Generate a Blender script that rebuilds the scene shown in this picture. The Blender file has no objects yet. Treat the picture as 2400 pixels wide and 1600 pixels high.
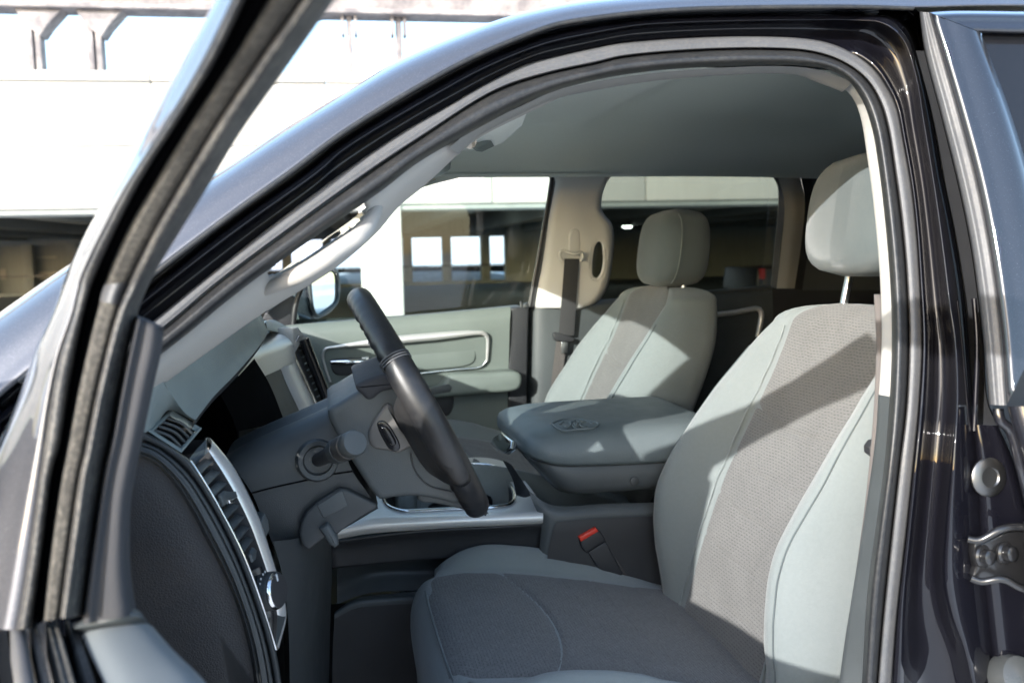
import bpy, bmesh, math, random
import numpy as np
from mathutils import Vector, Matrix
random.seed(4); np.random.seed(4)
S = bpy.context.scene
COL = S.collection

# ------------------------------------------------------------------ camera
FPX = 2092.0                                  # focal length in pixels of a 2400 px wide frame
def nrm(v):
    v = np.array(v, float); return v / np.linalg.norm(v)
_y = nrm([(757-1200)/FPX, (800-592)/FPX, -1]); _h = nrm([(1757-1200)/FPX, (800-570)/FPX, -1])
_z = nrm(np.cross(_y, _h)); _z = _z if _z[1] > 0 else -_z
_x = np.cross(_y, _z)
CR = np.array([_x, _y, _z]); CC = np.array([0.0, 0.0, 1.55])
cam = bpy.data.cameras.new('camera'); camo = bpy.data.objects.new('camera', cam); COL.objects.link(camo)
cam.sensor_width = 36; cam.lens = FPX/2400*36; cam.clip_start = 0.02; cam.clip_end = 2000
M = Matrix.Identity(4)
for i in range(3):
    for j in range(3): M[i][j] = CR[i][j]
    M[i][3] = CC[i]
camo.matrix_world = M
cam.dof.use_dof = True; cam.dof.focus_distance = 1.42; cam.dof.aperture_fstop = 5.6
S.camera = camo

# ------------------------------------------------------------------ light
SUN_DIR = nrm([1.0, 1.0, -0.475])             # the way the light travels
sun = bpy.data.lights.new('sun', 'SUN'); suno = bpy.data.objects.new('sun', sun); COL.objects.link(suno)
sun.energy = 2.1; sun.angle = math.radians(0.5); sun.color = (1.0, 0.975, 0.935)
suno.rotation_euler = Vector((SUN_DIR[0], SUN_DIR[1], SUN_DIR[2])).to_track_quat('-Z', 'Y').to_euler()
world = bpy.data.worlds.new('World'); S.world = world; world.use_nodes = True
nt = world.node_tree; bg = nt.nodes['Background']
sky = nt.nodes.new('ShaderNodeTexSky'); sky.sky_type = 'NISHITA'; sky.sun_disc = False
sky.sun_elevation = math.asin(-SUN_DIR[2]); sky.sun_rotation = math.atan2(-SUN_DIR[0], -SUN_DIR[1])
sky.air_density = 1.0; sky.dust_density = 1.0; sky.ozone_density = 1.2
nt.links.new(sky.outputs[0], bg.inputs[0]); bg.inputs[1].default_value = 0.15
S.view_settings.view_transform = 'Standard'; S.view_settings.look = 'None'
S.view_settings.gamma = 1; S.view_settings.exposure = 2.05
S.cycles.max_bounces = 8; S.cycles.transparent_max_bounces = 24; S.cycles.use_denoising = True
S.cycles.caustics_reflective = False; S.cycles.caustics_refractive = False

# ------------------------------------------------------------------ helpers
def ray(px, py): return CR @ np.array([(px-1200)/FPX, (800-py)/FPX, -1.0])
def W(px, py, Y=None, X=None, Z=None, d=None):
    """the point of the place that is seen at (px, py) of a 2400x1600 frame, on a plane Y=, X=, Z= (metres) or at depth d"""
    r = ray(px, py)
    if d is not None: t = d
    elif Y is not None: t = Y/r[1]
    elif X is not None: t = X/r[0]
    else: t = (Z-CC[2])/r[2]
    return CC + t*r
def tumble(z):
    q = z-1.30
    return 0.25*(math.sqrt(q*q+0.0009)+q)/2
def side(px, py, off=0.0):
    """a point on the body side, which leans inward above the belt line"""
    Y = 0.95+off
    for _ in range(12):
        p = W(px, py, Y=Y); Y = 0.95+off+tumble(p[2])
    return W(px, py, Y=Y)
YC = 1.783                                     # the centre plane of the truck
def mir(p): return np.array([p[0], 2*YC-p[1], p[2]])

def curve(pts, n=None, dense=16, closed=False):
    """smooth line through the points, n points spaced evenly along it"""
    P = np.array(pts, float)
    if len(P) == 2:
        n = n or 2
        return np.array([P[0]+(P[1]-P[0])*t for t in np.linspace(0, 1, n)])
    if closed: E = np.vstack([P[-1], P, P[0], P[1]])
    else: E = np.vstack([2*P[0]-P[1], P, 2*P[-1]-P[-2]])
    out = []
    for i in range(1, len(E)-2):
        a, b, c, d = E[i-1], E[i], E[i+1], E[i+2]
        l0, l1, l2 = [max(np.linalg.norm(q), 1e-6)**0.5 for q in (b-a, c-b, d-c)]
        m1 = (c-b) + l1*((b-a)/l0-(c-a)/(l0+l1)); m2 = (c-b) + l1*((d-c)/l2-(d-b)/(l1+l2))
        for t in np.linspace(0, 1, dense, endpoint=False):
            out.append((2*t**3-3*t*t+1)*b+(t**3-2*t*t+t)*m1+(-2*t**3+3*t*t)*c+(t**3-t*t)*m2)
    out.append(E[-2]); out = np.array(out)
    if n is None: return out
    s = np.concatenate([[0], np.cumsum(np.linalg.norm(np.diff(out, axis=0), axis=1))])
    q = np.linspace(0, s[-1], n)
    return np.stack([np.interp(q, s, out[:, k]) for k in range(out.shape[1])], 1)

MATS = {}
def link(o, parent=None):
    COL.objects.link(o)
    if parent is not None:
        o.parent = parent
        o.matrix_parent_inverse = PINV.get(parent.name, Matrix.Identity(4))
    return o
PINV = {}
def empty(name, loc, label=None, category=None, group=None, kind=None):
    o = bpy.data.objects.new(name, None); o.location = loc; o.empty_display_size = 0.1
    COL.objects.link(o); PINV[o.name] = Matrix.Translation(Vector(loc)).inverted()
    tag(o, label, category, group, kind); return o
def tag(o, label=None, category=None, group=None, kind=None):
    for k, v in (('label', label), ('category', category), ('group', group), ('kind', kind)):
        if v: o[k] = v
    return o
def part_empty(name, parent, label=None):
    o = bpy.data.objects.new(name, None); o.empty_display_size = 0.05; link(o, parent)
    PINV[o.name] = Matrix.Identity(4)
    if label: o['label'] = label
    return o
def mesh(name, V, Fc, mat, parent=None, smooth=True, uv=None, solid=0, offset=-1, bevel=0, sub=0, angle=None):
    me = bpy.data.meshes.new(name); me.from_pydata([tuple(map(float, v)) for v in V], [], [tuple(f) for f in Fc])
    me.materials.append(MATS[mat])
    if smooth: me.polygons.foreach_set('use_smooth', [True]*len(me.polygons))
    if uv is not None:
        l = me.uv_layers.new(name='UVMap')
        for lp in me.loops: l.data[lp.index].uv = uv[lp.vertex_index]
    if smooth and angle:
        me.set_sharp_from_angle(angle=math.radians(angle))
    o = bpy.data.objects.new(name, me); link(o, parent)
    if solid:
        m = o.modifiers.new('solid', 'SOLIDIFY'); m.thickness = solid; m.offset = offset
    if bevel:
        m = o.modifiers.new('bevel', 'BEVEL'); m.width = bevel; m.segments = 3; m.limit_method = 'ANGLE'; m.angle_limit = math.radians(40); m.harden_normals = False
    if sub:
        m = o.modifiers.new('sub', 'SUBSURF'); m.levels = sub; m.render_levels = sub
    return o
def gridfaces(ny, nx, cu=False, cv=False, flip=False):
    f = []
    for i in range(ny if cv else ny-1):
        for j in range(nx if cu else nx-1):
            a, b, c, d = i*nx+j, i*nx+(j+1) % nx, ((i+1) % ny)*nx+(j+1) % nx, ((i+1) % ny)*nx+j
            f.append((a, d, c, b) if flip else (a, b, c, d))
    return f
def griduv(G):
    ny, nx = G.shape[:2]
    u = np.zeros((ny, nx)); v = np.zeros((ny, nx))
    u[:, 1:] = np.cumsum(np.linalg.norm(np.diff(G, axis=1), axis=2), axis=1)
    v[1:, :] = np.cumsum(np.linalg.norm(np.diff(G, axis=0), axis=2), axis=0)
    u -= u[:, nx//2:nx//2+1]
    return np.stack([u.ravel(), v.ravel()], 1)
def grid(name, G, mat, parent=None, cu=False, cv=False, keep=None, **kw):
    G = np.array(G, float); ny, nx = G.shape[:2]
    F = gridfaces(ny, nx, cu, cv)
    if keep is not None: F = [f for k, f in enumerate(F) if keep(k // (nx if cu else nx-1), k % (nx if cu else nx-1))]
    return mesh(name, G.reshape(-1, 3), F, mat, parent, uv=griduv(G), **kw)
def surf(rows, nu, nv):
    """smooth sheet through rows of 3-D points"""
    A = np.array([curve(r, nu) for r in rows])
    return np.stack([curve(A[:, j], nv) for j in range(nu)], 1)
def P(*a): return W(a[0], a[1], Y=a[2])
def rowY(pts): return [P(*p) for p in pts]
def patch(name, rows, mat, parent=None, nu=24, nv=16, **kw):
    """rows of (px, py, Y) or of 3-D points given as arrays"""
    R_ = [[p if isinstance(p, np.ndarray) else P(*p) for p in r] for r in rows]
    return grid(name, surf(R_, nu, nv), mat, parent, **kw)
def tube(name, path, r, mat, parent=None, seg=12, closed=False, n=None, flat=1.0, up=None, caps=True, **kw):
    P_ = curve(path, n or max(8, len(path)*6), closed=closed) if len(path) > 2 else curve(path, 2)
    N = len(P_); rr = np.full(N, r) if np.isscalar(r) else np.interp(np.linspace(0, 1, N), np.linspace(0, 1, len(r)), r)
    if closed:
        P_ = P_[:-1]; N -= 1
    T = np.array([nrm(P_[(i+1) % N]-P_[i-1]) if closed or 0 < i < N-1 else nrm(P_[min(i+1, N-1)]-P_[max(i-1, 0)]) for i in range(N)])
    u = np.array(up if up is not None else ([0, 0, 1] if abs(T[0][2]) < 0.9 else [1, 0, 0]), float)
    G = []
    for i in range(N):
        a = u-T[i]*np.dot(u, T[i]); a = nrm(a); b = np.cross(T[i], a)
        if up is None: u = a
        G.append([P_[i]+rr[i]*(math.cos(t)*a+math.sin(t)*b*flat) for t in np.linspace(0, 2*math.pi, seg, endpoint=False)])
    G = np.array(G); F = gridfaces(N, seg, cu=True, cv=closed); V = G.reshape(-1, 3)
    if not closed and caps:
        F = F + [tuple(range(seg))[::-1], tuple(range((N-1)*seg, N*seg))]
        kw.setdefault('angle', 60)
    return mesh(name, V, F, mat, parent, **kw)
def sweep(name, path, prof, mat, parent=None, up=(0, 0, 1), n=None, closed=False, angle=40, **kw):
    """profile (a along up', b along side) closed loop swept along the path"""
    P_ = np.array(path, float) if n is None else curve(path, n)
    N = len(P_); T = [nrm(P_[min(i+1, N-1)]-P_[max(i-1, 0)]) for i in range(N)]
    G = []
    for i in range(N):
        a = np.array(up, float); a = nrm(a-T[i]*np.dot(a, T[i])); b = np.cross(T[i], a)
        G.append([P_[i]+q[0]*a+q[1]*b for q in prof])
    k = len(prof); F = gridfaces(N, k, cu=True); F += [tuple(range(k))[::-1], tuple(range((N-1)*k, N*k))]
    return mesh(name, np.array(G).reshape(-1, 3), F, mat, parent, angle=angle, **kw)
def box(name, c, size, mat, parent=None, bevel=0.0, rot=None, smooth=False, seg=2, taper=None):
    bm = bmesh.new(); bmesh.ops.create_cube(bm, size=1)
    for v in bm.verts:
        k = 1.0
        if taper and v.co.z > 0: k = taper
        v.co = Vector((v.co.x*size[0]*k, v.co.y*size[1]*k, v.co.z*size[2]))
    if bevel: bmesh.ops.bevel(bm, geom=list(bm.edges), offset=bevel, segments=seg, affect='EDGES', profile=0.5)
    m = Matrix.Translation(Vector(c))
    if rot is not None: m = m @ (rot if isinstance(rot, Matrix) else Matrix(tuple(tuple(r) for r in rot))).to_4x4()
    bm.transform(m); me = bpy.data.meshes.new(name); bm.to_mesh(me); bm.free()
    me.materials.append(MATS[mat])
    if bevel or smooth:
        me.polygons.foreach_set('use_smooth', [True]*len(me.polygons)); me.set_sharp_from_angle(angle=math.radians(35))
    o = bpy.data.objects.new(name, me); return link(o, parent)
def prism(name, outline, vec, mat, parent=None, bevel=0.0, seg=3, angle=35):
    """closed 3-D outline pushed along vec, edges rounded"""
    bm = bmesh.new(); vec = Vector(tuple(vec))
    a = [bm.verts.new(tuple(p)) for p in outline]; b = [bm.verts.new(Vector(tuple(p))+vec) for p in outline]
    n = len(a); f0 = bm.faces.new(a); f1 = bm.faces.new(b[::-1])
    for i in range(n): bm.faces.new((a[i], b[i], b[(i+1) % n], a[(i+1) % n]))
    bmesh.ops.recalc_face_normals(bm, faces=list(bm.faces))
    if bevel:
        es = [e for e in f0.edges]+[e for e in f1.edges]
        bmesh.ops.bevel(bm, geom=es, offset=bevel, segments=seg, affect='EDGES', profile=0.5)
    me = bpy.data.meshes.new(name); bm.to_mesh(me); bm.free(); me.materials.append(MATS[mat])
    me.polygons.foreach_set('use_smooth', [True]*len(me.polygons)); me.set_sharp_from_angle(angle=math.radians(angle))
    o = bpy.data.objects.new(name, me); return link(o, parent)
def lathe(name, prof, c, axis, mat, parent=None, seg=28, angle=40):
    """(radius, height) profile turned about an axis through c"""
    ax = nrm(axis); u = nrm(np.cross(ax, [0, 0, 1] if abs(ax[2]) < 0.9 else [1, 0, 0])); v = np.cross(ax, u)
    G = [[np.array(c)+ax*h+r*(math.cos(t)*u+math.sin(t)*v) for t in np.linspace(0, 2*math.pi, seg, endpoint=False)] for r, h in prof]
    F = gridfaces(len(prof), seg, cu=True)+[tuple(range(seg))[::-1], tuple(range((len(prof)-1)*seg, len(prof)*seg))]
    return mesh(name, np.array(G).reshape(-1, 3), F, mat, parent, angle=angle)

# ------------------------------------------------------------------ materials
class NT:
    def __init__(s, name):
        m = bpy.data.materials.new(name); m.use_nodes = True; MATS[name] = m
        s.t = m.node_tree; s.b = s.t.nodes['Principled BSDF']; s.m = m; s.out = s.t.nodes['Material Output']
    def n(s, ty, **kw):
        q = s.t.nodes.new(ty)
        for k, v in kw.items():
            if k in q.inputs.keys() if hasattr(q.inputs, 'keys') else False: q.inputs[k].default_value = v
            else: setattr(q, k, v)
        return q
    def l(s, a, b): s.t.links.new(a, b)
    def co(s, kind='Object', scale=None):
        c = s.n('ShaderNodeTexCoord').outputs[kind]
        if scale:
            mp = s.n('ShaderNodeMapping'); mp.inputs['Scale'].default_value = scale; s.l(c, mp.inputs[0]); return mp.outputs[0]
        return c
    def noise(s, co, scale, detail=3, rough=0.55):
        q = s.n('ShaderNodeTexNoise'); q.inputs['Scale'].default_value = scale; q.inputs['Detail'].default_value = detail
        q.inputs['Roughness'].default_value = rough; s.l(co, q.inputs['Vector']); return q.outputs['Fac']
    def ramp(s, fac, stops):
        q = s.n('ShaderNodeValToRGB'); e = q.color_ramp.elements
        while len(e) < len(stops): e.new(0.5)
        for k, (p, c) in enumerate(stops):
            e[k].position = p; e[k].color = (*c, 1) if len(c) == 3 else c
        s.l(fac, q.inputs[0]); return q.outputs[0]
    def mixc(s, fac, a, b, mode='MIX'):
        q = s.n('ShaderNodeMix', data_type='RGBA', blend_type=mode)
        for i, v in ((0, fac), (6, a), (7, b)):
            if hasattr(v, 'is_linked') or hasattr(v, 'links'): s.l(v, q.inputs[i])
            else: q.inputs[i].default_value = v if i == 0 else (*v, 1)
        return q.outputs[2]
    def math(s, op, a, b=None):
        q = s.n('ShaderNodeMath', operation=op)
        for i, v in ((0, a), (1, b)):
            if v is None: continue
            if hasattr(v, 'links'): s.l(v, q.inputs[i])
            else: q.inputs[i].default_value = v
        return q.outputs[0]
    def bump(s, h, strength=0.3, dist=0.001):
        q = s.n('ShaderNodeBump'); q.inputs['Strength'].default_value = strength; q.inputs['Distance'].default_value = dist
        s.l(h, q.inputs['Height']); s.l(q.outputs[0], s.b.inputs['Normal']); return q
    def set(s, **kw):
        for k, v in kw.items():
            k = k.replace('_', ' ')
            if hasattr(v, 'links'): s.l(v, s.b.inputs[k])
            else: s.b.inputs[k].default_value = (*v, 1) if isinstance(v, tuple) and len(v) == 3 else v
        return s

def plastic(name, col, rough=0.5, grain=0, gstr=0.35, var=0.12, dust=0.0, spec=0.5):
    m = NT(name); c = m.co()
    n1 = m.noise(c, 9, 4); dark = tuple(x*(1-var) for x in col); lite = tuple(min(1, x*(1+var)) for x in col)
    colr = m.ramp(n1, [(0.3, dark), (0.7, lite)])
    if dust:
        n2 = m.math('ADD', m.math('MULTIPLY', m.noise(c, 260, 5, 0.8), 0.7), m.math('MULTIPLY', m.noise(c, 30, 4, 0.7), 0.3)); f = m.ramp(n2, [(0.46, (0, 0, 0)), (0.66, (dust, dust, dust))])
        colr = m.mixc(f, colr, (0.30, 0.28, 0.24))
    m.set(Base_Color=colr, Specular_IOR_Level=spec)
    r = m.math('MULTIPLY_ADD', m.noise(c, 25, 4), 0.22); r.node.inputs[2].default_value = rough-0.11
    m.set(Roughness=r)
    if grain:
        v = m.n('ShaderNodeTexVoronoi', feature='DISTANCE_TO_EDGE'); v.inputs['Scale'].default_value = grain
        m.l(c, v.inputs['Vector']); h = m.math('ADD', m.math('MINIMUM', v.outputs[0], 0.25), m.math('MULTIPLY', m.noise(c, grain*1.3, 2), 0.25))
        m.bump(h, gstr, 0.0012)
    return m

# paint: dark pearl under clear coat, fine flakes and road dust
m = NT('paint'); c = m.co()
fl = m.n('ShaderNodeTexVoronoi'); fl.inputs['Scale'].default_value = 1500; m.l(c, fl.inputs['Vector'])
flk = m.ramp(fl.outputs['Color'], [(0.0, (0.110, 0.111, 0.126)), (0.80, (0.135, 0.136, 0.150)), (1.0, (0.28, 0.28, 0.30))])
dn = m.noise(c, 40, 8, 0.8); du = m.ramp(dn, [(0.56, (0, 0, 0)), (0.8, (0.10, 0.10, 0.10))])
m.set(Base_Color=m.mixc(du, flk, (0.25, 0.24, 0.22)), Metallic=0.8, Roughness=0.54, Coat_Weight=1.0, Coat_Roughness=0.035, Coat_IOR=1.6)
m2 = NT('paint_jamb'); c = m2.co()
dn = m2.noise(c, 160, 8, 0.85); du = m2.ramp(dn, [(0.62, (0, 0, 0)), (0.85, (0.06, 0.06, 0.06))])
m2.set(Base_Color=m2.mixc(du, (0.005, 0.005, 0.008), (0.22, 0.21, 0.20)), Roughness=0.5, Specular_IOR_Level=0.05, Coat_Weight=1.0, Coat_Roughness=0.03, Coat_IOR=1.5)
m2.bump(m2.noise(c, 14, 2), 0.04, 0.002)
m2 = NT('paint_deep'); c = m2.co()
fl = m2.n('ShaderNodeTexVoronoi'); fl.inputs['Scale'].default_value = 1500; m2.l(c, fl.inputs['Vector'])
m2.set(Base_Color=m2.ramp(fl.outputs['Color'], [(0.0, (0.012, 0.013, 0.018)), (0.85, (0.018, 0.019, 0.026)), (1.0, (0.09, 0.09, 0.11))]), Metallic=0.3, Roughness=0.35, Coat_Weight=1.0, Coat_Roughness=0.02, Coat_IOR=1.65)
plastic('rubber', (0.018, 0.019, 0.021), 0.42, 260, 0.12, dust=0.10)
plastic('rubber_grey', (0.078, 0.080, 0.086), 0.5, 400, 0.25, dust=0.15)
plastic('rubber_dusty', (0.035, 0.035, 0.036), 0.5, 350, 0.2, dust=0.42)
plastic('felt', (0.060, 0.056, 0.050), 0.95, 900, 0.9, var=0.15, dust=0.45)
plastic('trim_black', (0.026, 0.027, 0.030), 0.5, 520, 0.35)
plastic('end_cap_black', (0.024, 0.024, 0.026), 0.48, 330, 0.9, var=0.2)
plastic('trim_dark', (0.038, 0.042, 0.044), 0.48, 420, 0.3)
plastic('trim_slate', (0.060, 0.068, 0.071), 0.5, 420, 0.3)
plastic('door_pad', (0.15, 0.165, 0.17), 0.6, 400, 0.3, var=0.05)
plastic('corner_slate', (0.040, 0.041, 0.046), 0.72, 420, 0.4, spec=0.3)
plastic('bark', (0.05, 0.042, 0.035), 0.9)
plastic('twig', (0.045, 0.036, 0.030), 0.9)
plastic('lid_grey', (0.105, 0.127, 0.133), 0.5, 300, 0.5, var=0.05)
plastic('pad_teal', (0.20, 0.24, 0.24), 0.52, 300, 0.55, var=0.06)
plastic('panel_green', (0.145, 0.170, 0.155), 0.55, 320, 0.3, var=0.06)
plastic('beige', (0.40, 0.385, 0.36), 0.75, 500, 0.25, var=0.05)
plastic('trim_warm', (0.235, 0.232, 0.22), 0.65, 500, 0.25, var=0.05)
plastic('ivory', (0.50, 0.49, 0.465), 0.7, 500, 0.25, var=0.04)
plastic('gloss_black', (0.010, 0.010, 0.012), 0.16)
plastic('spoke_metal', (0.115, 0.110, 0.105), 0.36)
plastic('red_plastic', (0.62, 0.045, 0.025), 0.35)
plastic('void_black', (0.005, 0.005, 0.006), 0.9, spec=0.05)
plastic('mark_white', (0.7, 0.7, 0.7), 0.5)
plastic('carpet', (0.032, 0.032, 0.035), 0.95, 700, 0.8)
plastic('clear_bumper', (0.055, 0.058, 0.058), 0.3)
# headliner
m = NT('headliner'); c = m.co()
m.set(Base_Color=m.ramp(m.noise(c, 300, 3), [(0.3, (0.73, 0.77, 0.70)), (0.7, (0.79, 0.83, 0.76))]), Roughness=0.95, Sheen_Weight=0.2)
m.bump(m.noise(c, 900, 2), 0.25, 0.0006)
# seat vinyl / plain cloth and worn leather of the wheel
def cloth(name, a, b, sc=1100):
    m = NT(name); c = m.co('UV', (sc, sc, sc))
    w = m.n('ShaderNodeTexWave', wave_type='BANDS', bands_direction='DIAGONAL'); w.inputs['Scale'].default_value = 0.5; m.l(c, w.inputs['Vector'])
    o = m.co(); n1 = m.noise(o, 5, 4); n2 = m.noise(o, 600, 2)
    colr = m.mixc(m.math('ADD', m.math('MULTIPLY', n1, 0.45), m.math('MULTIPLY', m.noise(o, 180, 4, 0.75), 0.55)), tuple(x*0.88 for x in a), tuple(x*1.08 for x in b))
    m.set(Base_Color=colr, Roughness=0.72, Sheen_Weight=0.25, Sheen_Roughness=0.5)
    h = m.math('ADD', m.math('MULTIPLY', w.outputs['Fac'], 0.5), m.math('ADD', m.math('MULTIPLY', m.noise(o, 22, 3), 3.5), n2))
    m.bump(h, 0.45, 0.0014); return m
cloth('seat_grey', (0.158, 0.183, 0.184), (0.200, 0.224, 0.222))
cloth('headrest_cloth', (0.072, 0.092, 0.096), (0.092, 0.112, 0.115))
def weave(name, dark, lite, hk=0.38):
    m = NT(name); uv = m.co('UV')
    def brick(sx, sy, mort, off=0.5):
        mp = m.n('ShaderNodeMapping'); mp.inputs['Scale'].default_value = (sx, sy, 1); m.l(uv, mp.inputs[0])
        q = m.n('ShaderNodeTexBrick'); q.offset = off; q.inputs['Scale'].default_value = 1; q.inputs['Mortar Size'].default_value = mort
        q.inputs['Brick Width'].default_value = 1.0; q.inputs['Row Height'].default_value = 0.5; q.inputs['Mortar Smooth'].default_value = 0.4
        q.inputs['Color1'].default_value = (0, 0, 0, 1); q.inputs['Color2'].default_value = (0.35, 0.35, 0.35, 1); q.inputs['Mortar'].default_value = (1, 1, 1, 1)
        m.l(mp.outputs[0], q.inputs['Vector']); return q.outputs['Color']
    b1 = brick(105, 96, 0.24); o = m.co()
    n = m.ramp(m.noise(o, 330, 3, 0.8), [(0.35, (0, 0, 0)), (0.68, (1, 1, 1))])
    n3 = m.ramp(m.noise(o, 16, 3), [(0.3, (0.92, 0.92, 0.92)), (0.7, (1.05, 1.05, 1.05))])
    hm = m.n('ShaderNodeMapping'); hm.inputs['Scale'].default_value = (70, 330, 1); m.l(uv, hm.inputs[0])
    hn = m.ramp(m.noise(hm.outputs[0], 1.0, 4, 0.85), [(0.38, (0, 0, 0)), (0.66, (1, 1, 1))])
    f = m.mixc(hk, b1, m.mixc(0.65, n, hn)); colr = m.mixc(f, dark, lite); colr = m.mixc(1.0, colr, n3, 'MULTIPLY')
    m.set(Base_Color=colr, Roughness=0.9, Sheen_Weight=0.15)
    m.bump(f, 0.6, 0.0012); return m
weave('seat_weave', (0.034, 0.034, 0.034), (0.185, 0.184, 0.178))
weave('cushion_weave', (0.020, 0.0205, 0.022), (0.190, 0.190, 0.190), 0.66)
m = NT('webbing'); uv = m.co('UV'); o = m.co()
w = m.n('ShaderNodeTexWave', wave_type='BANDS', bands_direction='DIAGONAL'); w.inputs['Scale'].default_value = 260; m.l(uv, w.inputs['Vector'])
m.set(Base_Color=m.ramp(w.outputs['Fac'], [(0.2, (0.016, 0.016, 0.017)), (0.8, (0.05, 0.05, 0.052))]), Roughness=0.7); m.bump(w.outputs['Fac'], 0.5, 0.0008)
m = NT('webbing_tan'); uv = m.co('UV')
w = m.n('ShaderNodeTexWave', wave_type='BANDS', bands_direction='DIAGONAL'); w.inputs['Scale'].default_value = 220; m.l(uv, w.inputs['Vector'])
m.set(Base_Color=m.ramp(w.outputs['Fac'], [(0.2, (0.05, 0.045, 0.042)), (0.8, (0.16, 0.145, 0.14))]), Roughness=0.8); m.bump(w.outputs['Fac'], 0.5, 0.0008)
m = NT('wheel_leather'); c = m.co()
v = m.n('ShaderNodeTexVoronoi', feature='DISTANCE_TO_EDGE'); v.inputs['Scale'].default_value = 420; m.l(c, v.inputs['Vector'])
n1 = m.noise(c, 14, 6, 0.7)
m.set(Base_Color=m.ramp(n1, [(0.42, (0.012, 0.013, 0.015)), (0.75, (0.036, 0.034, 0.033))]), Roughness=m.ramp(n1, [(0.3, (0.26, 0.26, 0.26)), (0.7, (0.5, 0.5, 0.5))]))
m.bump(m.math('MINIMUM', v.outputs[0], 0.2), 0.22, 0.0008)
# metals and glass
m = NT('chrome'); m.set(Base_Color=(0.78, 0.79, 0.80), Metallic=1.0, Roughness=0.09)
m = NT('steel'); c = m.co(); m.set(Base_Color=(0.55, 0.55, 0.54), Metallic=1.0, Roughness=0.28); m.bump(m.noise(c, 200, 3), 0.1, 0.0005)
m = NT('plug_metal'); m.set(Base_Color=(0.17, 0.17, 0.17), Metallic=1.0, Roughness=0.38)
m = NT('silver_trim'); c = m.co((1 and 'Object')); m.set(Base_Color=m.ramp(m.noise(c, 700, 2), [(0.3, (0.70, 0.69, 0.67)), (0.7, (0.80, 0.79, 0.77))]), Metallic=0.6, Roughness=0.33)
m = NT('silver_bright'); c = m.co(); m.set(Base_Color=m.ramp(m.noise(c, 700, 2), [(0.3, (0.66, 0.65, 0.63)), (0.7, (0.74, 0.73, 0.71))]), Metallic=0.25, Roughness=0.35)
m = NT('black_metal'); m.set(Base_Color=(0.012, 0.012, 0.013), Roughness=0.3, Coat_Weight=0.6, Coat_Roughness=0.12)
def glass(name, tint, refl=1.0):
    m = NT(name); t = m.t; t.nodes.remove(m.b)
    tr = m.n('ShaderNodeBsdfTransparent'); tr.inputs[0].default_value = (*tint, 1)
    gl = m.n('ShaderNodeBsdfGlossy'); gl.inputs['Roughness'].default_value = 0.01; gl.inputs[0].default_value = (refl, refl, refl, 1)
    fr = m.n('ShaderNodeFresnel'); fr.inputs[0].default_value = 1.5
    mx = m.n('ShaderNodeMixShader'); m.l(fr.outputs[0], mx.inputs[0]); m.l(tr.outputs[0], mx.inputs[1]); m.l(gl.outputs[0], mx.inputs[2])
    m.l(mx.outputs[0], m.out.inputs[0]); return m
glass('glass', (0.74, 0.85, 0.80)); glass('glass_clear', (0.90, 0.95, 0.92)); glass('glass_privacy', (0.22, 0.25, 0.225))
m = NT('mirror'); m.set(Base_Color=(0.85, 0.86, 0.86), Metallic=1.0, Roughness=0.02)
def lamp(name, col, e):
    m = NT(name); m.set(Base_Color=col, Emission_Color=col, Emission_Strength=e); return m
lamp('lamp_white', (0.95, 1.0, 0.97), 9.0); lamp('lamp_red', (0.30, 0.010, 0.010), 0.03)
# concrete, ground, snow
def concrete(name, a, b, sc=1.0, bumpk=0.4):
    m = NT(name); c = m.co()
    n1 = m.noise(c, 0.7*sc, 8, 0.65); n2 = m.noise(m.co('Object', (6, 6, 0.5)), 1.5*sc, 5, 0.7); n3 = m.noise(c, 60*sc, 3)
    f = m.math('ADD', m.math('MULTIPLY', n1, 0.6), m.math('MULTIPLY', n2, 0.4))
    m.set(Base_Color=m.ramp(f, [(0.35, a), (0.65, b)]), Roughness=0.9); m.bump(m.math('ADD', n3, m.math('MULTIPLY', n1, 3)), bumpk, 0.004); return m
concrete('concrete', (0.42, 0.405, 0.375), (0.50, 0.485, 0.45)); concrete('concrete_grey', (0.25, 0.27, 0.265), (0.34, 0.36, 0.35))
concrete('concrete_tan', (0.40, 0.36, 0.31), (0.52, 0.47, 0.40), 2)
concrete('snow', (0.72, 0.72, 0.74), (0.84, 0.84, 0.86), 2)
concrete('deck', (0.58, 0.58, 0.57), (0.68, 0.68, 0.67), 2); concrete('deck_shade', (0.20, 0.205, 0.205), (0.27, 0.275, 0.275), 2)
m = NT('shade_mottled_steel'); c = m.co(); f = m.noise(c, 3, 7, 0.7)  # mottle puts the beam's shadow stripes into the colour
m.set(Base_Color=m.ramp(f, [(0.38, (0.16, 0.145, 0.15)), (0.62, (0.34, 0.31, 0.30))]), Roughness=0.75, Metallic=0.0)
concrete('hill_brown', (0.25, 0.225, 0.20), (0.40, 0.375, 0.35), 4)
plastic('car_dark', (0.02, 0.021, 0.023), 0.25); plastic('tyre', (0.015, 0.015, 0.015), 0.8)
# ------------------------------------------------------------------ ground
g = mesh('ground', [(-400, -400, 0), (400, -400, 0), (400, 400, 0), (-400, 400, 0)], [(0, 1, 2, 3)], 'deck', smooth=False); g['kind'] = 'structure'
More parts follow.
